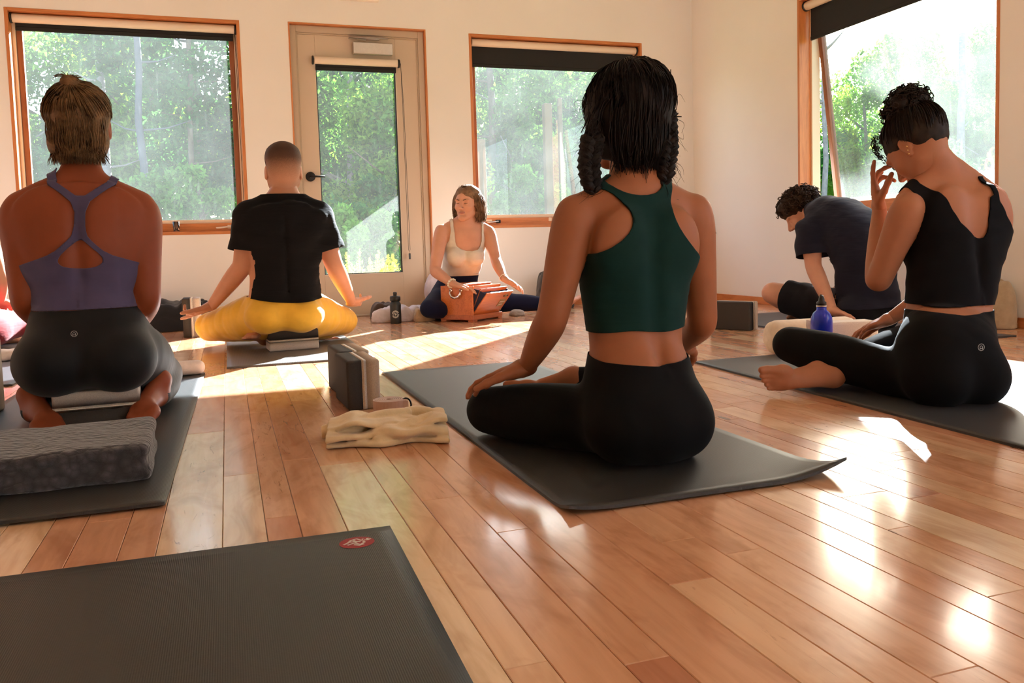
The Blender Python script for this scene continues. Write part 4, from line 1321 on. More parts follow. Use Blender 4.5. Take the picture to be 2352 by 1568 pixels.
# drinking glass on the window sill
gm = NT('clear_glass'); gb = gm.add('ShaderNodeBsdfGlass'); gb.inputs['IOR'].default_value = 1.45; gb.inputs['Roughness'].default_value = .02; gm.link(gb.outputs[0], gm.out.inputs[0])
dg = lathe('drinking_glass', [(.0, 0), (.018, 0), (.019, .003), (.023, .072), (.0212, .072), (.0175, .006), (.0, .006)], gm.m, None, 24)
dg.location = (-0.3116, 6.072, WZ[0] + .0203); tag(dg, 'small clear drinking glass on the wide window sill', 'glass')

# ---------------------------------------------------------------- harmonium
hm = empty('harmonium', 'reddish wooden harmonium with open navy bellows in front of the teacher', 'harmonium', (1.475, 5.060, 0), R(38))
HW = wood_mat('harmonium_wood', srgb(186, 108, 62), srgb(146, 74, 38), .32, 'X', 1.0, .3); HW2 = wood_mat('harmonium_panel', srgb(206, 120, 62), srgb(168, 88, 42), .3, 'X', 1.0, .3)
M_NAVY = plain('navy_bellows_cloth', (0.012, 0.015, 0.05, 1), .8, 0, .2, 200); M_BRASS = plain('antique_brass', (.45, .34, .16, 1), .4, .9)
L_, D_, H_ = .310, .255, .232
box('case', (0, .06, .022), (L_, D_, H_), HW, hm, .004, 2)
box('end_panel', (-.012, .0, .022), (.0, D_, H_), HW2, hm, .002)
box('plinth', (-.018, -.006, .012), (L_ + .008, D_ + .006, .045), HW, hm, .004)
for x, y in ((-.014, -.004), (-.014, D_ - .04), (L_ - .04, -.004), (L_ - .04, D_ - .04)): box('foot', (x, y, 0), (x + .045, y + .045, .014), HW, hm, .003)
box('bellows_back', (.0, .045, .05), (L_, .06, H_ - .004), HW2, hm, .002)
for k, (an, dz) in enumerate(((13, 0), (26, 0), (40, 0))):
    bd = box('bellows_board' if k < 2 else 'bellows_front', (.004, -.004, 0), (L_ - .004, .004, .190 - k * .004), HW2, hm, .001); bd.location = (0, .040 - k * .012, .046); bd.rotation_euler = (R(an), 0, 0)
    if k == 2: front = bd
# navy gussets between the boards
for a0, a1, y0, y1 in ((0, 13, .045, .040), (13, 26, .040, .028), (26, 40, .028, .016)):
    q = []
    for an, y in ((a0, y0), (a1, y1)):
        q.append((y - .003, .048)); q.append((y - math.sin(R(an)) * .172, .046 + math.cos(R(an)) * .172))
    for x in (.006, L_ - .006):
        mesh_obj('bellows_cloth', [(x - .002, *q[0]), (x - .002, *q[1]), (x - .002, *q[3]), (x - .002, *q[2]), (x + .002, *q[0]), (x + .002, *q[1]), (x + .002, *q[3]), (x + .002, *q[2])], [(0, 1, 2, 3), (7, 6, 5, 4), (0, 4, 5, 1), (1, 5, 6, 2), (2, 6, 7, 3), (3, 7, 4, 0)], M_NAVY, hm)
    m_ = tuple(.5 * ((q[0][k] + (q[1][k] - q[0][k]) * .72) + (q[2][k] + (q[3][k] - q[2][k]) * .72)) for k in (0, 1))
    mesh_obj('bellows_cloth', [(.008, *q[1]), (L_ - .008, *q[1]), (L_ - .008, *m_), (.008, *m_), (.008, *q[3]), (L_ - .008, *q[3])], [(0, 1, 2, 3), (3, 2, 5, 4)], M_NAVY, hm)
# brass grille, emblem and horseshoe handle
gp = box('grille_plate', (.215, -.0062, .055), (.285, -.0040, .115), M_BRASS, front, .001)
for i in range(4):
    for j in range(2):
        if j and i == 3: continue
        lathe('grille_hole', [(.0005, 0), (.005, 0), (.005, .0012)], M_WHITEPL, front, 10, (.227 + i * .0155 + j * .006, -.0075, .094 - j * .022), 'Y')
for x, w_ in ((.250, .034), (.228, .016), (.272, .016)):
    lathe('scroll_inlay', [(.0005, 0), (w_ * .42, 0), (w_ * .42, .001)], M_BLACKPL if w_ < .03 else M_BRASS, front, 14, (x, -.0052, .145), 'Y')
lathe('latch', [(.0005, 0), (.006, 0), (.006, .003)], M_BRASS, front, 10, (.30, -.0065, .018), 'Y')
tube('handle', [(-.020, D_ * .5 - .040, .205), (-.026, D_ * .5 - .042, .185), (-.028, D_ * .5 - .028, .163), (-.028, D_ * .5, .155), (-.028, D_ * .5 + .028, .163), (-.026, D_ * .5 + .042, .185), (-.020, D_ * .5 + .040, .205)], [.005, .006, .008, .009, .008, .006, .005], M_CHROME, hm, 10)
for y in (D_ * .5 - .040, D_ * .5 + .040): lathe('handle_mount', [(.011, -.020), (.011, -.012)], M_CHROME, hm, 14, (0, y, .205), 'X')
box('key_cover', (.012, .064, H_), (L_ - .012, D_ - .02, H_ + .012), HW, hm, .003)

# ================================================================ PEOPLE
SK_TAN = skin_mat('skin_tan', (0.32, 0.120, 0.056, 1))
SK_MID = skin_mat('skin_medium', (0.40, 0.170, 0.092, 1))
SK_FAIR = skin_mat('skin_fair', (0.60, 0.32, 0.215, 1))
SK_DEEP = skin_mat('skin_sunned', (0.25, 0.060, 0.023, 1))
CL_BLACK = cloth_mat('black_leggings', (0.0035, 0.0034, 0.0038, 1), .85, 1200, .05, 0, .02, .12)
HR_BLACK = hair_mat('black_hair', (0.005, 0.0035, 0.0035, 1), (0.016, 0.010, 0.008, 1), .55)
XH = np.array([1., 0, 0]); YH = np.array([0, 1., 0]); ZH = np.array([0, 0, 1.])

def scalp_strands(O, axes, radii, n, seed, m=9, length=(.7, 1.0), start=(0, 0, 1), stop=-.9, r=.0011, lift=.004, wave=.004, region=None, wfreq=3.0):
    """strands that follow an ellipsoid from a whorl point downwards"""
    g = np.random.default_rng(seed)
    rt, f, up = axes
    out = []
    s0 = unit(start)
    for i in range(n * 4):
        if len(out) >= n: break
        a = g.uniform(0, 2 * math.pi); th0 = g.uniform(.05, 1.1); th1 = th0 + g.uniform(*length)
        ph = g.uniform(0, 6.28); lf = g.uniform(.2, 1) * lift
        e1 = unit(np.cross(s0, V3((0.3, 1, .2)))); e2 = np.cross(s0, e1)
        pts = []
        ok = True
        for t in np.linspace(0, 1, m):
            th = th0 + (th1 - th0) * t
            d = s0 * math.cos(th) + (e1 * math.cos(a + .15 * math.sin(ph)) + e2 * math.sin(a + .15 * math.sin(ph))) * math.sin(th)
            if d[2] < stop: ok = ok and t > .4
            dd = d * (np.array(radii) + lf + wave * .5 * math.sin(ph + t * wfreq * 2)) 
            p = O + rt * (dd[0] + wave * math.sin(ph + t * wfreq)) + f * dd[1] + up * dd[2]
            pts.append(p)
        if region is not None and not region(pts[0], pts[-1]): continue
        if ok: out.append(np.array(pts))
    prof = r * np.array([1 - .75 * (t / (m - 1)) ** 3 for t in range(m)])
    return strand_mesh(out, prof, 3)

def gather(c, axes, radii, knot, n, seed, start, r=.0020, m=9, jit=.003, out=.003):
    """strands combed over an ellipsoid from start(directions) towards a knot direction"""
    g = np.random.default_rng(seed); k = unit(knot); gs = []
    tries = 0
    while len(gs) < n and tries < n * 30:
        tries += 1
        d0 = unit(g.normal(size=3))
        if not start(d0): continue
        pts = []
        for t in np.linspace(0, 1, m):
            d = unit(d0 * (1 - t) + k * t)
            rr = np.array(radii) + out * (.3 + math.sin(t * 3.1))
            pts.append(c + axes[0] * d[0] * rr[0] + axes[1] * d[1] * rr[1] + axes[2] * d[2] * rr[2])
        pts = np.array(pts) + g.normal(size=3) * jit
        gs.append(pts)
    return strand_mesh(gs, r * np.concatenate([[.3, .8], np.ones(m - 3), [.8]]), 3)

def plait(top, mid, bot, w, turns, seed):
    """three-strand braid: cores plus fine filaments"""
    g = np.random.default_rng(seed)
    ax_ = resample([top, (V3(top) + V3(mid)) / 2, mid, (V3(mid) + V3(bot)) / 2, bot], 60)
    t = np.linspace(0, 1, 60); tp = np.where(t < .85, 1, 1 - (t - .85) / .15 * .55) * (1 - .2 * t)
    cores, fil = [], []
    for k in range(3):
        th = 2 * math.pi * (turns * t + k / 3)
        c = ax_ + np.outer(w * tp * np.sin(th), XH) + np.outer(w * .62 * tp * np.sin(2 * th), YH)
        cores.append(c)
        for j in range(18):
            a = g.uniform(0, 6.28); rr = w * .80 * math.sqrt(g.uniform(.5, 1))
            fil.append(c + np.outer(tp * rr * np.cos(a + 3 * t), XH) + np.outer(tp * rr * np.sin(a + 3 * t), YH) + g.normal(size=3) * .0006)
    tuft = []
    for j in range(40):
        p = ax_[-1]; tuft.append(resample([p + g.normal(size=3) * .004, p + V3((0, 0, -.015)) + g.normal(size=3) * .006, p + V3((g.normal() * .012, g.normal() * .008, -.03 - g.uniform(0, .02)))], 8))
    return (strand_mesh(cores, w * .78 * tp, 8), strand_mesh(fil, .0017 * tp, 3), strand_mesh(tuft, .0012 * np.linspace(1, .3, 8), 3))

def emblem(P, V, off, at, sgn=-1, r=.0085, nrm=(0, -1, 0)):
    """small round silver mark printed on the cloth where the outline of V lies"""
    at = V3(at); n = unit(nrm); u = unit(np.cross(ZH, n)); 
    d = V - at; a = d - (d @ n)[:, None] * n
    near = V[np.linalg.norm(a, axis=1) < .012]
    t = ((near - at) @ n).max()
    c = at + n * (t + .0012)
    m = bpy.data.materials.get('silver_print') or plain('silver_print', (.42, .40, .38, 1), .4)
    vs, fs = [], []
    def ring(r0, r1, a0=0, a1=6.2832, k=22):
        b0 = len(vs)
        for i in range(k + 1):
            an = a0 + (a1 - a0) * i / k
            for rr in (r0, r1): vs.append(c + (u * math.cos(an) + ZH * math.sin(an)) * rr - off)
        for i in range(k): fs.append((b0 + 2 * i, b0 + 2 * i + 1, b0 + 2 * i + 3, b0 + 2 * i + 2))
    ring(r * .85, r)
    ring(r * .30, r * .46, math.pi * .9, math.pi * 2.1, 12); ring(r * .30, r * .46, -.35 * math.pi + math.pi * .35, math.pi * 1.0, 12)
    for sx in (-1, 1):
        b0 = len(vs); x = u * sx * r * .38
        for dx, dz in ((-.08, -.62), (.08, -.62), (.08, .0), (-.08, .0)): vs.append(c + x + u * dx * r + ZH * dz * r - off)
        fs.append((b0, b0 + 1, b0 + 2, b0 + 3))
    return mesh_obj('emblem', vs, fs, m, P)

# ---------------------------------------------------------------- woman in the green racerback top
def person_green():
    P = empty('person', 'woman in green racerback top and black leggings sitting cross-legged, back to the camera', 'person', (.92, 1.68, 0))
    off = V3(P.location)
    b = Body(.006)
    cx = .868
    secs = [((cx - .010, 1.645, .100), XH, .126, .110), ((cx - .010, 1.645, .125), XH, .130, .112), ((cx + .0, 1.665, .185), XH, .118, .095), ((cx + .004, 1.685, .240), XH, .104, .082),
            ((cx + .010, 1.70, .320), XH, .112, .086), ((cx + .018, 1.71, .420), XH, .130, .095), ((cx + .022, 1.712, .495), XH, .130, .088), ((cx + .024, 1.71, .550), XH, .106, .062), ((cx + .026, 1.715, .590), XH, .060, .050)]
    b.loft('torso', secs, .03)
    for e in (-1, 1):
        b.el('torso', (cx - .010 + e * .062, 1.60, .086), (.080, .094, .084), None, .03)
        b.el('torso', (cx - .010, 1.585, .085), (.070, .082, .078), None, .03)
        b.el('torso', (cx + .022 + e * .070, 1.645, .475), (.055, .030, .075), None, .03)      # shoulder blades
        b.rc('torso', (cx + .026 + e * .03, 1.715, .605), (cx + .024 + e * .135, 1.715, .552), .034, .040, .035)     # trapezius
        b.el('torso', (cx + .022 + e * .065, 1.785, .44), (.058, .05, .055), None, .03)
    b.el('torso', (cx + .016, 1.592, .43), (.008, .018, .20), None, .04, True)       # spine groove
    nk = V3((cx + .030, 1.725, .60))
    hd = V3((0.9032, 1.765, 0.773))
    b.rc('torso', nk, hd + V3((-.002, -.012, -.06)), .053, .050, .03)
    SL, SR = V3((cx - .128, 1.712, .540)), V3((cx + .176, 1.712, .540))
    EL, WL = V3((0.6806, 1.715, 0.3144)), V3((0.6697, 1.86, 0.1886))
    ER, WR = V3((1.0855, 1.745, 0.2829)), V3((1.1555, 1.95, 0.2017))
    limb_arm(b, 'armL', SL, EL, WL, .98, .050); limb_arm(b, 'armR', SR, ER, WR, .98, .050)
    hand(b, 'handL', WL, (-.66, .52, -.26), (-.25, .1, -.95), 1, .98, (.14, .34, .30), .12, (.6, .1, .3))
    hand(b, 'handR', WR, (.1, .9, -.4), (0, -.4, -.9), -1, .95, (.3, .4, .3))
    KL, KR = V3((0.6029, 1.98, 0.0939)), V3((1.135, 1.99, .075))
    KL[2] = .068
    AL, AR = V3((.98, 2.06, .050)), V3((0.8937, 2.1, 0.109))
    limb_leg(b, 'legL', (cx - .075, 1.70, .080), KL, AL, .96, .077); limb_leg(b, 'legR', (cx + .075, 1.70, .088), KR, AR, .96, .086)
    foot(b, 'footR', AR, V3((0.7778, 2.18, 0.1217)) - AR, (0, .45, .9), -1, .92)
    foot(b, 'footL', AL, (.95, .25, .0), (0, -.2, .9), 1, .92)
    hf = unit((-.22, .97, -.05))
    head(b, 'head', hd, hf, ZH, .98)
    b.rc('head', nk + V3((0, 0, .01)), hd + V3((-.002, -.012, -.05)), .051, .049, .02)
    parts = [b.surf(['torso', 'armL', 'armR', 'legL', 'legR'], .006), b.surf(['head'], .004), b.surf(['handL'], .0032), b.surf(['handR'], .004), b.surf(['footR'], .0036), b.surf(['footL'], .005)]
    build('body', [(v - off, q) for v, q in parts], SK_TAN, P)
    # leggings
    V, Q = b.surf(['torso', 'legL', 'legR'], .006, .0035, k_grp=.03)
    zt = .212 + .012 * np.abs(V[:, 0] - cx) / .12 + np.clip((V[:, 1] - 1.62) * .1, 0, .015)
    garment('leggings', V - off, Q, zt - V[:, 2], CL_BLACK, P)
    # top: racerback outline across the back
    ow = lambda L: np.array(L)
    YB_ = 1.635
    back = smooth_poly([(0.579, 0.2265), (0.6335, 0.4082), (0.7146, 0.4423), (0.7716, 0.462), (0.8172, 0.491), (0.839, 0.5218), (0.8376, 0.5522), (0.8213, 0.5807), (0.7957, 0.6015), (0.7578, 0.6147), (0.7597, 0.6925), (0.7926, 0.6929), (0.8033, 0.6165), (0.83, 0.5938), (0.8637, 0.5832), (0.9013, 0.5839), (0.9287, 0.5952), (0.9433, 0.6162), (0.9546, 0.6948), (0.9966, 0.6953), (0.9685, 0.6084), (0.9502, 0.5719), (0.9388, 0.5489), (0.9437, 0.517), (0.963, 0.4845), (0.9948, 0.4524), (1.0714, 0.4003), (1.139, 0.1842)], 1)
    front = [(cx - .4, .20), (cx - .4, .44), (cx - .12, .47), (cx - .085, .52), (cx - .08, .75), (cx - .045, .75), (cx - .04, .55), (cx, .50), (cx + .05, .55), (cx + .055, .75), (cx + .09, .75), (cx + .10, .52), (cx + .14, .47), (cx + .5, .44), (cx + .5, .20)]
    V, Q = b.surf(['torso'], .006, .0045)
    f = np.where(V[:, 1] < 1.70, poly_sdf(V[:, 0], V[:, 2], back), poly_sdf(V[:, 0], V[:, 2], front))
    f = np.minimum(f, V[:, 2] - (.284 + .003 * np.sin(V[:, 0] * 40)))
    garment('top', V - off, Q, f, cloth_mat('green_top_fabric', (0.0050, 0.026, 0.024, 1), .85, 1100, .1, .06, .03, .12), P, .003)
    # hair
    hx = V3(hd)
    hb = Body(.005)
    rt = np.cross(hf, ZH)
    M = [rt, hf, ZH]
    hb.el('h', hx + V3((0, -.016, .036)), (.090, .104, .090), M, .03)
    hb.el('h', hx + V3((-.004, -.052, -.045)), (.074, .058, .085), M, .04)
    hb.el('h', hx + rt * -.072 + V3((0, -.01, -.025)), (.036, .055, .075), M, .03)
    hb.el('h', hx + rt * .070 + V3((0, -.01, -.02)), (.034, .052, .08), M, .03)
    br1 = plait((0.7838, 1.7, 0.7124), (0.7672, 1.69, 0.6518), (0.7762, 1.69, 0.5886), .0165, 2.6, 1)
    br2 = plait((0.9803, 1.72, 0.7737), (0.9685, 1.69, 0.692), (0.942, 1.67, 0.6035), .0150, 3.6, 2)
    V, Q = hb.surf(['h'], .0045, 0, wrinkle(5, .006, 60, (1, 1, .35), 8))
    s1 = scalp_strands(hx + V3((0, -.016, .030)), (rt, hf, ZH), (.092, .106, .092), 500, 3, 10, (.9, 1.9), (0, .1, 1), -.95, .0014, .008, .007)
    gb = []
    g = np.random.default_rng(4)
    for i in range(420):      # long locks over the back of the head
        u = g.uniform(-1, 1); p0 = hx + V3((u * .05, -.10 + .03 * abs(u), .075)) + g.normal(size=3) * .008
        p1 = hx + rt * (u * .088) + V3((0, -.118 + .05 * u * u, .0)) + g.normal(size=3) * .006
        p2 = hx + rt * (u * .080) + V3((0, -.108 + .05 * u * u, -.075)) + g.normal(size=3) * .007
        p3 = hx + rt * (u * .066) + V3((0, -.092 + .05 * u * u, -.115 - g.uniform(0, .028))) + g.normal(size=3) * .008
        gb.append(resample([p0, p1, p2, p3], 9))
    s3 = strand_mesh(gb, .0022 * np.array([.6, 1, 1, 1, 1, .9, .8, .6, .2]), 3)
    g = np.random.default_rng(9)
    side = []
    for i in range(560):      # swept over the temples into the two plaits
        e = -1 if i % 2 else 1
        tgt = V3((0.7837, 1.7, 0.7086)) if e < 0 else V3((0.9801, 1.72, 0.7677))
        a = g.uniform(0, 1)
        p0 = hx + rt * e * (.004 + .03 * a) + V3((0, .03 - .11 * a, .118 - .012 * a)); p1 = hx + rt * e * .088 + V3((0, .03 - .09 * a, .062 - .03 * a)); p2 = hx + rt * e * (.100) + V3((0, .012 - .05 * a, .005))
        side.append(resample([p0 + g.normal(size=3) * .003, p1 + g.normal(size=3) * .005, p2 + g.normal(size=3) * .005, tgt + g.normal(size=3) * .009], 10))
    s4 = strand_mesh(side, .0020 * np.array([.5, 1, 1, 1, 1, 1, 1, 1, .9, .6]), 3)
    fly = []
    for i in range(150):      # loose ends at nape and temples, and along the braids
        k = i % 3
        if k == 0: p0 = hx + V3((g.uniform(-.075, .07), -.09 + g.uniform(0, .03), -.10)); p1 = p0 + V3((g.uniform(-.03, .03), g.uniform(-.02, .02), -g.uniform(.02, .07)))
        elif k == 1: p0 = V3((0.7785, 1.69, 0.6805)) + V3((g.uniform(-.02, .01), g.uniform(-.03, .01), g.uniform(-.09, .12))); p1 = p0 + V3((-g.uniform(.01, .045), 0, -g.uniform(.01, .06)))
        else: p0 = V3((0.9653, 1.7, 0.7031)) + V3((g.uniform(-.01, .02), g.uniform(-.02, .01), g.uniform(-.09, .10))); p1 = p0 + V3((g.uniform(.005, .04), 0, -g.uniform(.0, .06)))
        mid = (p0 + p1) / 2 + g.normal(size=3) * .012
        fly.append(resample([p0, mid, p1], 12))
    s2 = strand_mesh(fly, .0007 * np.linspace(1, .3, 12), 3)
    build('hair', [(v - off, q) for v, q in ((V, Q), s1, s2, s3, s4) + br1 + br2], HR_BLACK, P)
    return P
person_green()

# ---------------------------------------------------------------- kneeling woman in the lavender strappy top
def person_kneeling():
    P = empty('person', 'tanned woman in lavender strappy top and black leggings kneeling on a block', 'person', (-.39, 2.66, 0))
    off = V3(P.location)
    b = Body(.006)
    cx = -.392
    secs = [((cx + .004, 2.66, .205), XH, .160, .122), ((cx + .004, 2.66, .235), XH, .165, .122), ((cx + .002, 2.675, .300), XH, .148, .104), ((cx, 2.685, .355), XH, .130, .090),
            ((cx, 2.69, .43), XH, .132, .092), ((cx - .002, 2.695, .51), XH, .148, .102), ((cx - .002, 2.70, .575), XH, .155, .098), ((cx, 2.70, .630), XH, .128, .070), ((cx + .002, 2.705, .672), XH, .070, .055)]
    b.loft('torso', secs, .03)
    for e in (-1, 1):
        b.el('torso', (cx + .004 + e * .085, 2.585, .192), (.098, .100, .092), None, .03)
        b.el('torso', (cx + e * .078, 2.652, .555), (.078, .016, .110), [unit((1, 0, -.25 * e)), YH, unit((.25 * e, 0, 1))], .07)
        b.rc('torso', (cx + .002 + e * .03, 2.715, .695), (cx + e * .155, 2.705, .632), .036, .042, .035)
        b.el('torso', (cx + e * .07, 2.775, .50), (.06, .05, .055), None, .03)
    b.el('torso', (cx - .002, 2.578, .53), (.009, .022, .13), None, .035, True)
    hd = V3((-0.3885, 2.745, 0.8642))
    nk = V3((cx + .004, 2.715, .675))
    b.rc('torso', nk, hd + V3((0, -.012, -.06)), .055, .050, .03)
    SL, SR = V3((cx - .160, 2.70, .606)), V3((cx + .162, 2.70, .602))
    EL, WL = V3((-0.5442, 2.66, 0.3658)), V3((-0.5362, 2.86, 0.2718))
    ER, WR = V3((-0.2279, 2.66, 0.3502)), V3((-0.2907, 2.86, 0.2459))
    limb_arm(b, 'armL', SL, EL, WL, 1.06, .052); limb_arm(b, 'armR', SR, ER, WR, 1.06, .052)
    hand(b, 'handL', WL, (.2, .85, -.5), (0, -.5, -.85), 1, .95); hand(b, 'handR', WR, (-.2, .85, -.5), (0, -.5, -.85), -1, .95)
    KL, KR = V3((cx - .165, 3.04, .075)), V3((cx + .165, 3.04, .080))
    AL, AR = V3((cx - .150, 2.67, .050)), V3((cx + .175, 2.70, .060))
    limb_leg(b, 'thighL', (cx - .092, 2.70, .190), KL, KL + V3((.0, -.03, -.01)), 1.04, .100)
    limb_leg(b, 'thighR', (cx + .096, 2.70, .190), KR, KR + V3((.0, -.03, -.01)), 1.04, .100)
    for nm, K, A in (('shinL', KL, AL), ('shinR', KR, AR)):
        w = A - K
        b.chain(nm, [K, K + w * .15, K + w * .4, K + w * .75, A], [.054, .057, .060, .046, .033], .02)
    foot(b, 'footL', AL, (.42, -.78, -.46), (.1, .35, -.9), -1, .95); foot(b, 'footR', AR, (-.25, -.84, -.48), (-.1, .35, -.9), 1, .95)
    hf = unit((.02, 1, -.03))
    head(b, 'head', hd, hf, ZH, 1.0)
    b.rc('head', nk + V3((0, 0, .01)), hd + V3((0, -.012, -.05)), .053, .049, .02)
    build('body', [(v - off, q) for v, q in (b.surf(['torso', 'armL', 'armR', 'thighL', 'thighR', 'shinL', 'shinR'], .007), b.surf(['head'], .0045), b.surf(['handL', 'handR'], .0045), b.surf(['footL', 'footR'], .004))], SK_DEEP, P)
    V, Q = b.surf(['torso', 'thighL', 'thighR', 'shinL', 'shinR'], .007, .0035, k_grp=.02)
    f = .336 - V[:, 2] + .010 * np.clip((V[:, 1] - 2.62) * 4, 0, 1)
    leg_m = cloth_mat('charcoal_leggings', (0.006, 0.0058, 0.0065, 1), .7, 1200, .05, 0, .10, .2)
    garment('leggings', V - off, Q, f, leg_m, P)
    yb = 2.60
    band = smooth_poly([(-0.7237, 0.2482), (-0.6508, 0.4335), (-0.5126, 0.476), (-0.458, 0.4948), (-0.4238, 0.5241), (-0.4005, 0.5503), (-0.3947, 0.6303), (-0.4388, 0.6717), (-0.4718, 0.6934), (-0.4698, 0.7982), (-0.4484, 0.7985), (-0.4479, 0.7005), (-0.4252, 0.6837), (-0.3806, 0.6471), (-0.3311, 0.6833), (-0.3056, 0.7003), (-0.2955, 0.8003), (-0.2731, 0.8005), (-0.2837, 0.6929), (-0.3185, 0.671), (-0.3673, 0.63), (-0.372, 0.5496), (-0.3535, 0.5247), (-0.3197, 0.4917), (-0.2599, 0.47), (-0.0999, 0.411), (-0.0382, 0.2013)], 1)
    hole = smooth_poly([(-0.3847, 0.5377), (-0.3608, 0.5126), (-0.3292, 0.4822), (-0.3326, 0.4625), (-0.3599, 0.4512), (-0.4192, 0.4534), (-0.4447, 0.464), (-0.4436, 0.4834), (-0.4113, 0.514)], 2)
    front = [(cx - .5, .25), (cx - .5, .50), (cx - .13, .53), (cx - .06, .60), (cx - .06, .8), (cx - .04, .8), (cx - .03, .60), (cx + .03, .60), (cx + .04, .8), (cx + .06, .8), (cx + .06, .60), (cx + .13, .53), (cx + .5, .50), (cx + .5, .25)]
    V, Q = b.surf(['torso'], .0055, .0045, wrinkle(3, .004, 42, (.35, .6, 1.5), 5))
    f = np.where(V[:, 1] < 2.69, np.minimum(poly_sdf(V[:, 0], V[:, 2], band), -poly_sdf(V[:, 0], V[:, 2], hole)), poly_sdf(V[:, 0], V[:, 2], front))
    f = np.minimum(f, V[:, 2] - .338)
    f = np.minimum(f, np.where(V[:, 2] > .66, np.hypot(V[:, 0] - nk[0], V[:, 1] - nk[1]) - .066, 1))
    garment('top', V - off, Q, f, cloth_mat('lavender_top_fabric', (0.075, 0.060, 0.125, 1), .75, 1100, .1, .05), P, .003)
    # round emblem on the waistband
    emblem(P, V, off, (-0.4052, 2.52, 0.2746), -1)
    # hair: chin-length, half tied up
    hb = Body(.005)
    rt = XH
    hb.el('h', hd + V3((0, -.018, .036)), (.083, .102, .084), None, .03)
    hb.el('h', hd + V3((0, -.050, -.030)), (.070, .056, .072), None, .03)
    for e in (-1, 1): hb.el('h', hd + V3((e * .050, -.045, -.050)), (.028, .036, .042), None, .02)
    hb.el('h', hd + V3((-.010, -.076, .116)), (.024, .022, .020), None, .010)
    V, Q = hb.surf(['h'], .005, 0, wrinkle(8, .006, 70, (1, 1, .3), 8))
    g = np.random.default_rng(21)
    gs = []
    for i in range(1100):
        u = g.uniform(-1, 1)
        if False: pass
        else:
            u *= .93; x = u * .074; y = -.106 + .055 * u * u; wv = g.normal() * .010
            gs.append(resample([hd + V3((x * .95, y - .002, .050)) + g.normal(size=3) * .004, hd + V3((x * 1.06, y - .008, .0)) + g.normal(size=3) * .005, hd + V3((x * 1.02, y, -.055)) + g.normal(size=3) * .006, hd + V3((x * .94 + wv * .4, y + .004, -.082)), hd + V3((x * .96 + wv, y + abs(wv) * 1.2 + g.normal() * .006, -.092 - g.uniform(0, .026)))], 9))
    for i in range(40):
        u = g.uniform(-1, 1)
        gs.append(resample([hd + V3((u * .082, .04 * (1 - abs(u)), .05)) + g.normal(size=3) * .004, hd + V3((u * .062, -.01, .112 - .03 * u * u)) + g.normal(size=3) * .003, hd + V3((-.008 + u * .014, -.060, .124)) + g.normal(size=3) * .005], 9))
    for i in range(70):
        a = g.uniform(0, 6.28); p = hd + V3((-.010, -.078, .118)); d = V3((math.cos(a) * .030, math.sin(a) * .016, g.uniform(-.020, .020)))
        gs.append(resample([p - d * .3, p + d * .6 + V3((0, 0, .012)), p + d * 1.15 + g.normal(size=3) * .006], 9))
    s1 = strand_mesh(gs, .0017 * np.array([.5, 1, 1, 1, 1, .9, .8, .6, .2]), 3)
    s2 = gather(hd + V3((0, -.018, .036)), (XH, YH, ZH), (.085, .104, .086), (-.10, -.58, .80), 1000, 5, lambda d: d[2] > -.3 + .12 * math.sin(9 * d[0]) and d[2] < .75, .0016)
    build('hair', [(v - off, q) for v, q in ((V, Q), s1, s2)], hair_mat('golden_brown_hair', (0.040, 0.019, 0.008, 1), (0.24, 0.130, 0.058, 1), .5), P)
    # fine gold necklace chain
    tube('necklace', [tuple(nk - off + V3((math.cos(a) * .062, math.sin(a) * .058 - .004, .012 + .018 * math.sin(a)))) for a in np.linspace(math.pi * 1.02, math.pi * 1.98, 15)], .0011, plain('gold', (.85, .58, .25, 1), .25, 1.0), P, 5)
    return P, b
_pk, _bk = person_kneeling()

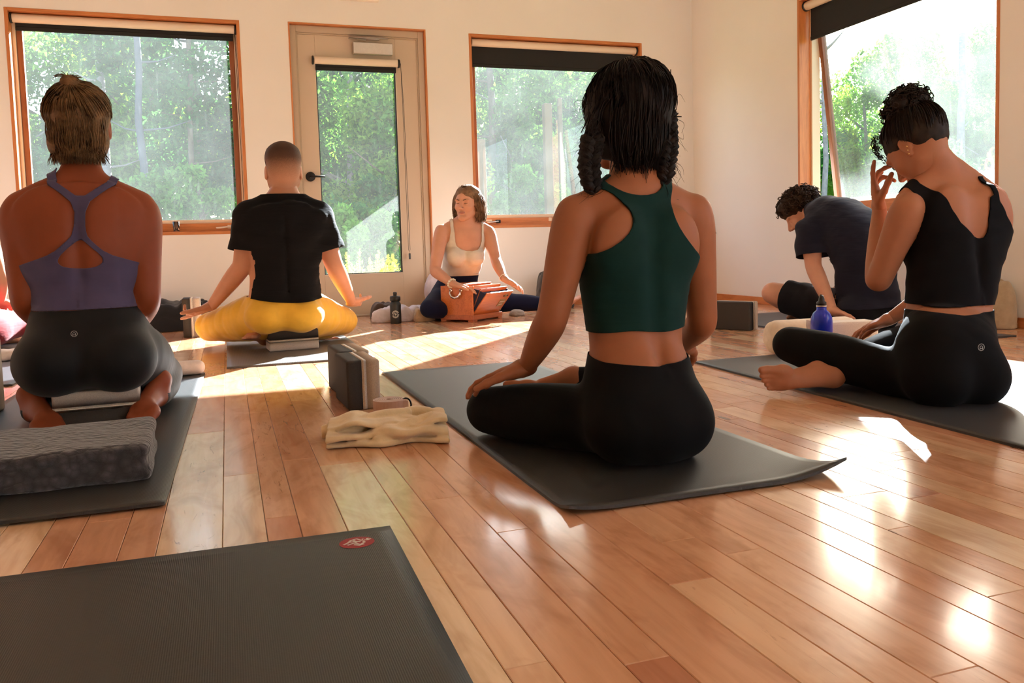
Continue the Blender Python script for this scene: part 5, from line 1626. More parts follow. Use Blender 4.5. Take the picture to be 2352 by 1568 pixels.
# ---------------------------------------------------------------- man in black T-shirt and yellow leggings
def person_yellow():
    P = empty('person', 'short-haired man in black T-shirt and yellow leggings sitting cross-legged on a block', 'person', (.27, 4.2, 0))
    off = V3(P.location)
    b = Body(.008)
    cx = .262
    secs = [((cx - .012, 4.17, .205), XH, .166, .125), ((cx - .010, 4.17, .215), XH, .172, .125), ((cx - .006, 4.18, .285), XH, .160, .112), ((cx, 4.19, .37), XH, .160, .108),
            ((cx + .006, 4.20, .47), XH, .172, .118), ((cx + .012, 4.205, .575), XH, .184, .120), ((cx + .014, 4.21, .635), XH, .168, .100), ((cx + .014, 4.21, .69), XH, .105, .070), ((cx + .014, 4.215, .74), XH, .070, .060)]
    b.loft('torso', secs, .03)
    for e in (-1, 1):
        b.el('torso', (cx - .012 + e * .085, 4.10, .175), (.095, .095, .075), None, .03)
        b.el('torso', (cx + .012 + e * .08, 4.135, .58), (.075, .022, .09), None, .06)
        b.rc('torso', (cx + .014 + e * .030, 4.22, .735), (cx + .014 + e * .150, 4.21, .668), .038, .046, .04)
    b.el('torso', (cx + .008, 4.065, .50), (.012, .022, .22), None, .04, True)
    hd = V3((0.2859, 4.25, 0.8746))
    nk = V3((cx + .016, 4.225, .74))
    b.rc('torso', nk, hd + V3((0, -.012, -.07)), .070, .062, .03)
    SL, SR = V3((cx - .148, 4.205, .640)), V3((cx + .176, 4.205, .640))
    EL, WL = V3((0.0686, 4.19, 0.4181)), V3((-0.0783, 4.4, 0.2286))
    ER, WR = V3((0.5056, 4.19, 0.4067)), V3((0.6089, 4.4, 0.2165))
    limb_arm(b, 'armL', SL, EL, WL, 1.22, .056); limb_arm(b, 'armR', SR, ER, WR, 1.22, .056)
    hand(b, 'handL', WL, (-.72, .55, -.38), (.0, -.25, .95), -1, 1.08, (.05, .10, .10), .16, (.75, .25, .2), [(.65, .9, .6), None, None, None])
    hand(b, 'handR', WR, (.30, .90, -.30), (-.1, -.2, .95), 1, 1.02, (.30, .5, .4), .10, (.75, .35, .2), [(.65, .9, .6), None, None, None])
    KL, KR = V3((-.110, 4.56, .105)), V3((.590, 4.52, .100))
    AL, AR = V3((.36, 4.52, .060)), V3((.16, 4.30, .055))
    limb_leg(b, 'legL', (cx - .095, 4.23, .175), KL, AL, 1.12, .098); limb_leg(b, 'legR', (cx + .085, 4.23, .175), KR, AR, 1.12, .098)
    foot(b, 'footR', AR, (-.35, -.85, -.1), (.2, -.1, -1), 1, 1.0); foot(b, 'footL', AL, (.95, .2, -.1), (0, .2, 1), 1, 1.0)
    hf = unit((0, 1, -.02))
    head(b, 'head', hd, hf, ZH, 1.07, True)
    b.rc('head', nk + V3((0, 0, .01)), hd + V3((0, -.012, -.055)), .068, .061, .02)
    hv = b.surf(['head'], .0048)
    build('body', [(v - off, q) for v, q in (b.surf(['torso', 'armL', 'armR', 'legL', 'legR'], .008), hv, b.surf(['handL', 'handR'], .0042), b.surf(['footL', 'footR'], .0055))], skin_mat('skin_warm', (0.50, 0.245, 0.150, 1)), P)
    V, Q = b.surf(['torso', 'legL', 'legR'], .0085, .005, wrinkle(14, .006, 34, (1.2, 1, .5), 6), k_grp=.03)
    f = .272 - V[:, 2]
    yel = cloth_mat('mustard_leggings', (0.74, 0.43, 0.040, 1), .7, 900, .08, .08)
    garment('leggings', V - off, Q, f, yel, P)
    # T-shirt: torso plus upper sleeves, looser
    sb = Body(.008)
    sb.g['torso'] = b.g['torso']
    for g_, S, E in (('sl', SL, EL), ('sr', SR, ER)):
        u = E - S
        sb.chain(g_, [S - u * .02, S + u * .1, S + u * .4, S + u * .78], [.060, .064, .062, .060], .02)
    V, Q = sb.surf(['torso', 'sl', 'sr'], .0075, .013, wrinkle(9, .010, 30, (.8, .8, 1.1), 6), k_grp=.035)
    f = np.minimum(V[:, 2] - (.262 + .02 * np.sin(V[:, 0] * 9 + 2)), np.where(np.hypot(V[:, 0] - nk[0], V[:, 1] - nk[1]) < .13, .762 - V[:, 2], 1))
    for S, E in ((SL, EL), (SR, ER)):
        u = unit(E - S); L = np.linalg.norm(E - S) * .68
        t = (V - S) @ u; near = np.linalg.norm(V - (S + np.clip(t, 0, .4)[:, None] * u), axis=1) < .105
        lat = np.sign(E[0] - S[0]) * (V[:, 0] - S[0]) > -.02
        f = np.where(near & lat & (t > .06), np.minimum(f, L - t), f)
    garment('shirt', V - off, Q, f, cloth_mat('black_cotton', (0.006, 0.0056, 0.006, 1), .9, 700, .15, .25, .03, .12), P, .003)
    # crew cut that fades towards the neck
    rt = XH
    V, Q = hv
    loc = (V - hd) / 1.07
    fz = loc[:, 2] - (-.050 + .045 * np.clip((loc[:, 1] + .02) / .08, -1, 1) + .0)
    fz = np.minimum(fz, .075 - loc[:, 1] + .6 * np.clip(loc[:, 2] - .05, 0, 1))
    fz = np.where(np.abs(loc[:, 0]) > .073, -1, fz)
    N = loc - V3((0, -.01, .02)); N /= np.linalg.norm(N, axis=1)[:, None]
    bulk = .004 + .016 * np.clip((loc[:, 2] - .03) / .06, 0, 1)
    Vh = V + N * bulk[:, None]
    t = NT('faded_crew_cut')
    gm = t.coord('Object'); sp = t.add('ShaderNodeSeparateXYZ'); t.link(gm, sp.inputs[0])
    hz = t.math('ADD', sp.outputs[2], t.math('MULTIPLY', t.noise(gm, 260, 2, .7), .05))
    z0 = float(hd[2])
    c = t.ramp(t.math('MULTIPLY', t.math('SUBTRACT', hz, z0 - .02), 7.0, True), [(0, (0.52, 0.27, 0.17, 1)), (.35, (0.34, 0.17, 0.10, 1)), (.75, (0.085, 0.038, 0.02, 1)), (1, (0.06, 0.026, 0.014, 1))])
    t.bsdf(c, .7, 0, t.bump(t.noise(gm, 500, 2, .7), .5, .004), .3)
    garment('hair', Vh - off, Q, fz, t.m, P, 0)
    # dark print on the left hip
    return P
person_yellow()

# ---------------------------------------------------------------- curls
def curls(points, normals, seed, rad=(.006, .010), turns=(1.2, 2.4), length=(.03, .06), r=.0019, m=14, droop=.0):
    g = np.random.default_rng(seed); out = []
    for p, n in zip(points, normals):
        n = unit(n + g.normal(size=3) * .35); a = unit(np.cross(n, g.normal(size=3))); c = np.cross(n, a)
        L = g.uniform(*length); R_ = g.uniform(*rad); T = g.uniform(*turns) * 6.28; ph = g.uniform(0, 6.28)
        t = np.linspace(0, 1, m)[:, None]
        q = p + n * (L * np.sin(t * 1.5) / 1) * .8 + a * (R_ * np.cos(ph + T * t)) + c * (R_ * np.sin(ph + T * t)) - ZH * droop * t ** 2
        out.append(q)
    prof = r * np.concatenate([np.linspace(1, 1, m - 3), [.8, .5, .2]])
    return strand_mesh(out, prof, 4)
def on_ellipsoid(c, radii, axes, n, seed, keep):
    g = np.random.default_rng(seed); P_, N_ = [], []
    while len(P_) < n:
        d = unit(g.normal(size=3))
        if not keep(d): continue
        P_.append(c + axes[0] * d[0] * radii[0] + axes[1] * d[1] * radii[1] + axes[2] * d[2] * radii[2])
        N_.append(unit(axes[0] * d[0] / radii[0] + axes[1] * d[1] / radii[1] + axes[2] * d[2] / radii[2]))
    return P_, N_

# ---------------------------------------------------------------- teacher at the harmonium
def person_teacher():
    P = empty('person', 'smiling woman in cream camisole playing a harmonium by the door', 'person', (1.45, 5.45, 0))
    off = V3(P.location)
    b = Body(.008)
    rv = unit((1, -.12, 0))
    secs = [(V3((1.4452, 5.52, 0.0677)), rv, .160, .120), (V3((1.4592, 5.52, 0.1151)), rv, .162, .118), (V3((1.488, 5.5, 0.2048)), rv, .138, .100), (V3((1.5013, 5.47, 0.2888)), rv, .120, .086),
            (V3((1.5142, 5.44, 0.369)), rv, .126, .092), (V3((1.5244, 5.42, 0.4721)), rv, .140, .098), (V3((1.5272, 5.41, 0.5454)), rv, .138, .085), (V3((1.529, 5.41, 0.5982)), rv, .105, .062), (V3((1.5306, 5.41, 0.6421)), rv, .060, .050)]
    b.loft('torso', secs, .03)
    ch = V3((1.5116, 5.36, 0.4138))
    for e in (-1, 1):
        b.el('torso', ch + rv * e * .062 + V3((0, -.012, 0)), (.062, .055, .058), None, .02)
        b.rc('torso', V3((1.5338, 5.42, 0.6541)) + rv * e * .03, V3((1.532, 5.42, 0.6013)) + rv * e * .135, .034, .038, .035)
    nk = V3((1.5336, 5.41, 0.642)); hd = V3((1.5504, 5.4, 0.7699))
    hf = unit((-.66, -.75, -.06)); hu = unit((.05, 0, 1))
    b.rc('torso', nk, hd + V3((.01, .01, -.06)), .052, .048, .03)
    SL, SR = V3((1.3709, 5.42, 0.5873)), V3((1.6946, 5.4, 0.5736))
    EL, WL = V3((1.2843, 5.3, 0.33)), V3((1.3572, 5.12, 0.2473))
    ER, WR = V3((1.7056, 5.28, 0.3787)), V3((1.6973, 5.1, 0.2674))
    limb_arm(b, 'armL', SL, EL, WL, 1.0, .050); limb_arm(b, 'armR', SR, ER, WR, 1.0, .050)
    hand(b, 'handL', WL, (.75, -.35, -.20), (.0, -.1, -1), -1, .95, (.15, .3, .3), .10, (.5, .1, .3))
    hand(b, 'handR', WR, (.55, -.55, -.35), (-.1, -.3, -.9), 1, .95, (.15, .35, .35), .12, (.5, .1, .3))
    HL, HR = V3((1.3874, 5.48, 0.1208)), V3((1.5625, 5.5, 0.1111))
    KL = V3((1.2187, 5.22, 0.0922)); KL[2] = .09
    AL = V3((1.42, 5.30, .055))
    KR, AR = V3((1.8823, 5.46, 0.0821)), V3((2.1687, 5.4, 0.0465))
    KR[2] = .085; AR[2] = .06
    limb_leg(b, 'legL', HL, KL, AL, 1.0, .094); limb_leg(b, 'legR', HR, KR, AR, 1.0, .092)
    foot(b, 'footL', AL, (.9, .2, -.1), (0, -.1, 1), 1, .92); foot(b, 'footR', AR, (.72, -.42, .45), (-.5, .1, .85), -1, .95)
    HP, ax = head(b, 'head', hd, hf, hu, .99)
    b.rc('head', nk + V3((0, 0, .01)), hd + V3((.01, .012, -.05)), .050, .047, .02)
    build('body', [(v - off, q) for v, q in (b.surf(['torso', 'armL', 'armR', 'legL', 'legR'], .0085), b.surf(['head'], .0032), b.surf(['handL', 'handR'], .0042), b.surf(['footL', 'footR'], .0055))], SK_FAIR, P)
    V, Q = b.surf(['torso', 'legL', 'legR'], .0085, .004, k_grp=.03)
    garment('leggings', V - off, Q, 0.2985 - V[:, 2], cloth_mat('navy_leggings', (0.007, 0.010, 0.034, 1), .85, 1100, .08, 0, .05, .15), P)
    top = smooth_poly([(1.0016, 0.1189), (1.1863, 0.4243), (1.3702, 0.4703), (1.4175, 0.5439), (1.4341, 0.7621), (1.4491, 0.7619), (1.4377, 0.5261), (1.4539, 0.4736), (1.5283, 0.4482), (1.6017, 0.4635), (1.6283, 0.527), (1.6452, 0.7596), (1.6605, 0.7594), (1.6426, 0.4974), (1.6652, 0.4382), (1.9136, 0.4009), (1.9673, 0.0695)], 1)
    V, Q = b.surf(['torso'], .0065, .005, wrinkle(4, .004, 30, (.5, .5, 1.4), 5))
    f = np.where(V[:, 1] < 5.44, poly_sdf(V[:, 0], V[:, 2], top), .52 - V[:, 2])
    f = np.minimum(f, V[:, 2] - 0.2868)
    garment('camisole', V - off, Q, f, cloth_mat('cream_camisole', (0.62, 0.57, 0.49, 1), .85, 900, .1, .1), P, .003)
    # face details
    dk = plain('brow_brown', (0.09, 0.045, 0.025, 1), .7); lp = plain('lip_rose', (0.42, 0.13, 0.11, 1), .45)
    for e in (-1, 1):
        tube('eyebrow', [tuple(HP(e * x, y, z) - off) for x, y, z in ((.014, .094, .026), (.030, .092, .031), (.046, .080, .027))], [.0028, .0030, .0012], dk, P, 6)
        tube('eyelash', [tuple(HP(e * x, y, z) - off) for x, y, z in ((.018, .0865, .005), (.031, .0885, .003), (.043, .0825, .005))], [.0011, .0016, .0011], dk, P, 5)
    tube('lips', [tuple(HP(x, y, z) - off) for x, y, z in ((-.024, .086, -.056), (-.010, .0965, -.0585), (0, .0985, -.059), (.010, .0965, -.0585), (.024, .086, -.056))], [.0012, .0040, .0042, .0040, .0012], lp, P, 6)
    # wavy bob
    rt, f_, up = ax
    hb = Body(.006)
    hb.el('h', HP(0, -.020, .050), (.086, .098, .077), [rt, f_, up], .03)
    hb.el('h', HP(0, -.060, -.02), (.078, .055, .075), [rt, f_, up], .03)
    for e in (-1, 1): hb.el('h', HP(e * .072, -.030, -.055), (.026, .040, .055), [rt, f_, up], .02)
    V, Q = hb.surf(['h'], .006, 0, wrinkle(18, .008, 60, (1, 1, .4), 8))
    g = np.random.default_rng(31); gs = []
    for i in range(900):
        a = g.uniform(-2.3, 2.3); sgn = math.copysign(1, a)       # angle around the head, 0 = back
        sx, sy = math.sin(a), -math.cos(a)
        drop = g.uniform(.085, .125) if abs(a) < 2.1 else g.uniform(.02, .05)
        w = g.uniform(0, 6.28)
        p0 = HP(.03 * sx, .045 - .04 * abs(sx), .114); p1 = HP(.092 * sx, .100 * sy - .022, .060); p2 = HP(.104 * sx + .008 * math.sin(w), .098 * sy - .032, -.015); p3 = HP(.108 * sx + .014 * math.sin(w + 1.5), .096 * sy - .036, -.02 - drop * .55); p4 = HP(.092 * sx + .018 * math.sin(w + 3), .084 * sy - .034 + .010 * math.cos(w), -.008 - drop)
        gs.append(resample([q + g.normal(size=3) * .005 for q in (p0, p1, p2, p3, p4)], 10))
    s1 = strand_mesh(gs, .0024 * np.array([.5, 1, 1, 1, 1, 1, .9, .8, .6, .2]), 3)
    build('hair', [(v - off, q) for v, q in ((V, Q), s1)], hair_mat('wavy_brown_hair', (0.10, 0.055, 0.028, 1), (0.30, 0.18, 0.10, 1), .45), P)
    # wrist bands and arm tattoo
    wb = plain('pearl_bracelet', (.75, .68, .55, 1), .35)
    d = unit(WL - EL); a1 = unit(np.cross(d, ZH)); a2 = np.cross(d, a1)
    for k in range(11):
        an = k / 11 * 6.28; pp = WL - d * .012 + (a1 * math.cos(an) + a2 * math.sin(an)) * .027
        lathe('bracelet_bead', [(.002, -.008), (.0075, -.004), (.0085, 0), (.0075, .004), (.002, .008)], wb, P, 8, tuple(pp - off))
    d = unit(WR - ER); a1 = unit(np.cross(d, ZH)); a2 = np.cross(d, a1)
    tube('bracelet', [tuple(WR - d * .012 + (a1 * math.cos(t) + a2 * math.sin(t)) * .027 - off) for t in np.linspace(0, 6.28, 17)[:-1]], .003, wb, P, 6, True)
    return P
person_teacher()

# ---------------------------------------------------------------- woman in black, hand at her nose
def person_black():
    P = empty('person', 'curly-haired woman in black tank top pinching her nose, seated on the right mat', 'person', (1.98, 1.9, 0))
    off = V3(P.location)
    b = Body(.006)
    rv = unit((.985, -.17, 0)); fv = V3((.17, .985, 0))
    pc = V3((1.9238, 1.82, 0.1113)); pc[2] = .105
    secs = [(pc + V3((0, 0, .0)), rv, .130, .118), (pc + V3((0, .0, .04)), rv, .130, .118), (V3((2.0318, 1.91, 0.1737)), rv, .122, .108), (V3((2.0418, 1.92, 0.2445)), rv, .116, .100),
            (V3((2.0619, 1.93, 0.3284)), rv, .120, .098), (V3((2.0922, 1.94, 0.4326)), rv, .134, .098), (V3((2.1075, 1.955, 0.525)), rv, .140, .092), (V3((2.1234, 1.98, 0.5951)), rv, .110, .068), (V3((2.12, 2.0, 0.65)), rv, .062, .052)]
    b.loft('torso', secs, .03)
    up0 = unit(V3(secs[6][0]) - V3(secs[3][0]))
    for e in (-1, 1):
        b.el('torso', pc + rv * e * .060 - fv * .045 + V3((0, 0, -.028)), (.080, .092, .086), None, .03)
        q = V3(secs[6][0])
        b.el('torso', q + rv * e * .072 - fv * .062, (.060, .028, .085), [rv, fv, ZH], .05)
        b.rc('torso', V3((2.106, 2.0, 0.6607)) + rv * e * .03, V3((2.0989, 1.965, 0.5758)) + rv * e * .140, .036, .042, .035)
        b.el('torso', V3(secs[5][0]) + rv * e * .065 + fv * .075, (.058, .05, .055), None, .03)
    q = V3(secs[5][0])
    b.el('torso', q - fv * .112 + V3((0, 0, .04)), (.010, .020, .15), [rv, fv, ZH], .04, True)
    nk = V3((2.1095, 2.0, 0.658)); hd = V3((2.0432, 2.04, 0.7447))
    hf = unit((-.08, .70, -.70)); hu = unit((-.14, .68, .72))
    b.chain('torso', [nk - V3((0, 0, .02)), (nk + hd) / 2 + V3((.01, -.02, -.015)), hd - hf * .012 - hu * .045], [.056, .053, .052], .03)
    SL, SR = V3((1.9375, 1.97, 0.5518)), V3((2.2735, 2.0, 0.5514))
    EL = V3((1.9071, 2.06, 0.3307)); WL = V3((2.0251, 2.18, 0.5611))
    ER, WR = V3((2.29, 2.13, .33)), V3((2.17, 2.28, .19))
    limb_arm(b, 'armL', SL, EL, WL, 1.02, .052); limb_arm(b, 'armR', SR, ER, WR, 1.0, .050)
    hand(b, 'handL', WL, V3((2.0151, 2.2, 0.6816)) - WL, (.62, -.66, .1), -1, .95, (.1, .1, .1), .22, (.35, .65, .15), [(.10, .15, .10), (.60, .55, .35), (1.0, .9, .5), (.25, .35, .3)])
    hand(b, 'handR', WR, (-.75, .45, -.35), (-.2, 0, -1), -1, .95, (.2, .35, .3))
    KL = V3((1.7291, 2.26, 0.1171)); KL[2] = .132
    KR = V3((2.31, 2.26, .13))
    AL, AR = V3((2.07, 2.30, .060)), V3((1.7156, 2.1, 0.0511))
    AR[2] = .062
    HZ = V3((0, 0, .062 - pc[2]))
    limb_leg(b, 'legL', pc - rv * .062 + fv * .07 + HZ, KL, AL, .97, .068); limb_leg(b, 'legR', pc + rv * .065 + fv * .07 + HZ, KR, AR, .97, .068)
    foot(b, 'footR', AR, V3((1.536, 2.16, 0.057)) - V3((1.7156, 2.1, 0.0511)), (.55, .75, .25), -1, .98); foot(b, 'footL', AL, (.9, .2, -.1), (0, .2, 1), 1, .92)
    HP, ax = head(b, 'head', hd, hf, hu, .97)
    b.rc('head', (nk + hd) / 2 + V3((.012, -.018, -.015)), hd - hf * .012 - hu * .045, .051, .049, .02)
    build('body', [(v - off, q) for v, q in (b.surf(['torso', 'armL', 'armR', 'legL', 'legR'], .007), b.surf(['head'], .0036), b.surf(['handL'], .003), b.surf(['handR'], .0042), b.surf(['footR'], .0036), b.surf(['footL'], .006))], SK_MID, P)
    V, Q = b.surf(['torso', 'legL', 'legR'], .007, .0035, k_grp=.03)
    zt = 0.252 + .018 * np.clip((V - pc) @ rv * -1 / .12, -.2, 1)
    garment('leggings', V - off, Q, zt - V[:, 2], CL_BLACK, P)
    emblem(P, V, off, (1.9254, 1.72, 0.1681), -1, .010, -fv)
    # tank: scooped back
    o = V3(secs[5][0])
    def uw(p): p = V3(p); return ((p - o) @ rv, p[2])
    back = smooth_poly([(-.4, .20), (-.4, .42), uw((1.7834, 1.87, 0.4533)), uw((1.8584, 1.87, 0.455)), uw((1.8957, 1.86, 0.4812)), uw((1.9178, 1.86, 0.5242)), uw((1.9267, 1.88, 0.5875)), uw((1.9234, 1.92, 0.6345)), (-.13, .80), (-.085, .80), uw((1.9592, 1.92, 0.6408)), uw((1.9866, 1.88, 0.5996)), uw((2.009, 1.85, 0.5223)), uw((2.056, 1.84, 0.4708)), uw((2.088, 1.83, 0.4572)), uw((2.1013, 1.81, 0.4816)), uw((2.112, 1.8, 0.5434)), uw((2.1312, 1.82, 0.6069)), (.095, .80), (.13, .80), uw((2.1378, 1.8, 0.5929)), (.115, .50), (.16, .46), (.4, .42), (.4, .20)], 1)
    fr = [(-.4, .2), (-.4, .43), (-.12, .47), (-.09, .56), (-.10, .8), (-.07, .8), (-.05, .52), (0, .48), (.05, .52), (.07, .8), (.10, .8), (.09, .56), (.12, .47), (.4, .43), (.4, .2)]
    V, Q = b.surf(['torso'], .006, .0045, wrinkle(6, .003, 40, (.4, .6, 1.5), 5))
    u = (V - o) @ rv; fd = (V - o) @ fv
    f = np.where((fd < .01) | (V[:, 2] > .50), poly_sdf(u, V[:, 2], back), poly_sdf(u, V[:, 2], fr))
    f = np.minimum(f, V[:, 2] - (0.2671 - .03 * u))
    nc = nk + (hd - nk) * np.clip((V[:, 2] - nk[2]) / (hd[2] - nk[2]), -.5, 1)[:, None]
    f = np.minimum(f, np.where(V[:, 2] > .52, np.minimum(np.linalg.norm(V - nc, axis=1) - .072, np.where(V[:, 2] > .585, np.minimum(np.minimum(np.abs(u) - .066, .150 - np.abs(u)), .648 - V[:, 2]), 1)), 1))
    garment('tank_top', V - off, Q, f, cloth_mat('black_tank_fabric', (0.0035, 0.0034, 0.0045, 1), .85, 1100, .08, 0, .02, .12), P, .003)
    # hair: slicked sides and a high curly bun
    rt, f_, up = ax
    hb = Body(.005)
    hb.el('h', HP(0, -.020, .040), (.080, .100, .083), [rt, f_, up], .03)
    hb.el('h', HP(0, -.052, -.002), (.060, .046, .050), [rt, f_, up], .03)
    V, Q = hb.surf(['h'], .005, 0, wrinkle(28, .004, 90, (1, 1, .4), 8))
    loc = np.stack([(V - hd) @ rt, (V - hd) @ f_, (V - hd) @ up], 1) / .97
    keep = np.minimum(loc[:, 2] + .035 - .75 * np.clip(loc[:, 1] + .02, -.02, .2), 1)
    V, Q = clip_mesh(V, Q, keep)
    bun = HP(-.0, -.068, .122)
    bb = Body(.006); bb.el('b', bun, (.062, .064, .046), [rt, f_, up], .01)
    V2, Q2 = bb.surf(['b'], .006, 0, wrinkle(2, .014, 90, (1, 1, 1), 8))
    pts, nm = on_ellipsoid(bun, (.060, .062, .044), (rt, f_, up), 330, 5, lambda d: d[2] > -.75)
    s1 = curls(pts, nm, 6, (.005, .009), (1.0, 2.2), (.012, .030), .0020)
    s2 = gather(HP(0, -.020, .040), (rt, f_, up), (.081, .101, .085), (0, -.5, .86), 760, 41, lambda d: d[2] > -.80 and d[2] < .75 and not (d[1] > .45 and d[2] < .25) and d[2] > -.80 + 1.1 * max(0, d[1] + .35), .0019)
    pts, nm = on_ellipsoid(HP(0, .02, .07), (.076, .075, .06), (rt, f_, up), 90, 15, lambda d: d[1] > .35 and d[2] > -.25)
    s3 = curls(pts, nm, 16, (.004, .007), (1.0, 2.0), (.008, .022), .0012)
    build('hair', [(v - off, q) for v, q in ((V, Q), (V2, Q2), s1, s2, s3)], hair_mat('dark_curly_hair', (0.008, 0.005, 0.004, 1), (0.030, 0.017, 0.011, 1), .5), P)
    gold = plain('gold_earring', (.9, .66, .32, 1), .2, 1.0)
    for k, (x, y, z) in enumerate(((-.083, -.006, -.034), (-.082, -.012, -.024), (-.081, -.018, -.012))):
        lathe('earring', [(.0005, -.0025), (.0028, -.001), (.0028, .001), (.0005, .0025)], gold, P, 8, tuple(HP(x, y, z) - off))
    dk = plain('brow_dark', (0.02, 0.012, 0.01, 1), .7)
    tube('eyebrow', [tuple(HP(-x, y, z) - off) for x, y, z in ((.014, .096, .027), (.030, .094, .033), (.048, .080, .028))], [.003, .0032, .0012], dk, P, 6)
    tube('eyelash', [tuple(HP(-x, y, z) - off) for x, y, z in ((.018, .0875, .004), (.031, .0895, .001), (.044, .083, .004))], [.0011, .0018, .0012], dk, P, 5)
    return P
person_black()

# ---------------------------------------------------------------- curly-haired man leaning forward
def person_curly():
    P = empty('person', 'curly-haired man in navy T-shirt and black shorts hunched over one propped arm', 'person', (3.1, 3.45, 0))
    off = V3(P.location)
    b = Body(.008)
    rv = unit((.90, .25, 0)); fv = unit((-.25, .90, 0))
    secs = [(V3((3.1174, 3.44, 0.0577)) + V3((0, 0, .02)), rv, .165, .125), (V3((3.1175, 3.44, 0.1096)), rv, .165, .125), (V3((3.1119, 3.44, 0.2338)), rv, .150, .112), (V3((3.0988, 3.45, 0.3688)), rv, .155, .112),
            (V3((3.0989, 3.5, 0.4704)), rv, .172, .115), (V3((3.1102, 3.58, 0.5406)), rv, .182, .112), (V3((3.1166, 3.65, 0.5778)), rv, .165, .095), (V3((3.1184, 3.72, 0.6043)), rv, .115, .072), (V3((3.1161, 3.78, 0.6166)), rv, .075, .060)]
    b.loft('torso', secs, .03)
    for e in (-1, 1):
        b.el('torso', V3((3.0812, 3.4, 0.076)) + rv * e * .08 + V3((0, 0, .01)), (.095, .095, .085), None, .03)
        b.rc('torso', V3((3.1053, 3.76, 0.6063)) + rv * e * .03, V3((3.1078, 3.66, 0.5503)) + rv * e * .145, .042, .048, .04)
    nk = V3((3.116, 3.78, 0.6118)); hd = V3((3.0898, 3.9, 0.613))
    hf = unit((-.66, .42, -.62)); hu = unit((-.45, .42, .78))
    b.chain('torso', [nk, (nk + hd) / 2 + V3((.01, -.01, 0)), hd - hu * .05 - hf * .01], [.062, .058, .056], .03)
    SL, SR = V3((2.9114, 3.62, 0.507)), V3((2.9114, 3.62, 0.507)) + rv * .37 + V3((0, 0, .02))
    EL, WL = V3((2.8946, 3.58, 0.325)), V3((2.881, 3.42, 0.1077))
    WL[2] = max(WL[2], .055)
    ER, WR = SR + V3((.10, -.04, -.27)), SR + V3((.08, .14, -.45))
    limb_arm(b, 'armL', SL, EL, WL, 1.12, .056); limb_arm(b, 'armR', SR, ER, WR, 1.12, .056)
    hand(b, 'handL', WL, (.55, -.50, -.42), (-.15, -.3, -.95), -1, 1.05, (.1, .2, .2), .2, (.8, .1, .2)); hand(b, 'handR', WR, (0, .8, -.5), (0, -.4, -.9), -1, 1.05)
    hp = V3((3.1019, 3.46, 0.0707))
    KL = V3((2.8407, 3.86, 0.1784)); AL = V3((2.9832, 3.72, 0.0117)); AL[2] = .06
    KR = hp + rv * .36 + fv * .34; KR[2] = .16; AR = V3((3.1223, 3.82, -0.0117)); AR[2] = .06
    limb_leg(b, 'legL', hp - rv * .085 + V3((0, 0, .01)), KL, AL, 1.05, .092); limb_leg(b, 'legR', hp + rv * .09, KR, AR, 1.05, .092)
    foot(b, 'footR', AR, V3((2.8764, 3.86, 0.0166)) - V3((3.1223, 3.82, -0.0117)), (.3, .3, .9), -1, 1.0); foot(b, 'footL', AL, (.9, .3, -.1), (0, .2, 1), 1, 1.0)
    HP, ax = head(b, 'head', hd, hf, hu, 1.04, True)
    b.rc('head', (nk + hd) / 2, hd - hu * .05 - hf * .01, .058, .055, .02)
    build('body', [(v - off, q) for v, q in (b.surf(['torso', 'armL', 'armR', 'legL', 'legR'], .0085), b.surf(['head'], .0045), b.surf(['handL', 'handR'], .0046), b.surf(['footR', 'footL'], .005))], SK_FAIR, P)
    # shorts
    hb = Body(.0085); hb.g['torso'] = b.g['torso']
    for nm_, H, K in (('l', hp - rv * .085 + V3((0, 0, .01)), KL), ('r', hp + rv * .09, KR)):
        u = K - H; hb.chain(nm_, [H, H + u * .3, H + u * .6, H + u * .86], [.096, .096, .090, .082], .02)
    V, Q = hb.surf(['torso', 'l', 'r'], .0085, .006, wrinkle(44, .008, 36, (1, 1, 1), 6), k_grp=.03)
    f = .16 - V[:, 2]
    for K, H in ((KL, hp - rv * .085), (KR, hp + rv * .09)):
        u = unit(K - H); L = np.linalg.norm(K - H) * .80
        t = (V - H) @ u; near = np.linalg.norm(V - (H + t[:, None] * u), axis=1) < .13
        f = np.where(near & (t > .08), np.minimum(np.maximum(f, .02), L - t), f)
    garment('shorts', V - off, Q, f, cloth_mat('black_shorts', (0.006, 0.006, 0.008, 1), .85, 700, .12, 0, .03, .15), P, .003)
    sb = Body(.008); sb.g['torso'] = b.g['torso']
    for g_, S, E in (('sl', SL, EL), ('sr', SR, ER)):
        u = E - S; sb.chain(g_, [S - u * .02, S + u * .1, S + u * .4, S + u * .8], [.062, .066, .066, .064], .02)
    V, Q = sb.surf(['torso', 'sl', 'sr'], .008, .014, wrinkle(19, .012, 26, (.8, .8, 1), 6), k_grp=.035)
    ax_n = unit(hd - nk)
    rr = V - nk; tt = rr @ ax_n
    f = np.maximum(-.005 - tt, np.linalg.norm(rr - tt[:, None] * ax_n, axis=1) - .085)
    f = np.minimum(f, V[:, 2] - .115)
    for S, E in ((SL, EL), (SR, ER)):
        u = unit(E - S); L = np.linalg.norm(E - S) * .70
        t = (V - S) @ u; near = np.linalg.norm(V - (S + np.clip(t, 0, .4)[:, None] * u), axis=1) < .10
        f = np.where(near & (t > .09), np.minimum(f, L - t), f)
    garment('shirt', V - off, Q, f, cloth_mat('navy_cotton', (0.010, 0.011, 0.022, 1), .9, 700, .15, .2, .06, .15), P, .003)
    # mop of curls
    rt, f_, up = ax
    hb = Body(.006)
    hb.el('h', HP(0, -.012, .052), (.088, .105, .080), [rt, f_, up], .03); hb.el('h', HP(0, .04, .08), (.075, .06, .05), [rt, f_, up], .03); hb.el('h', HP(0, -.06, .0), (.070, .045, .05), [rt, f_, up], .03)
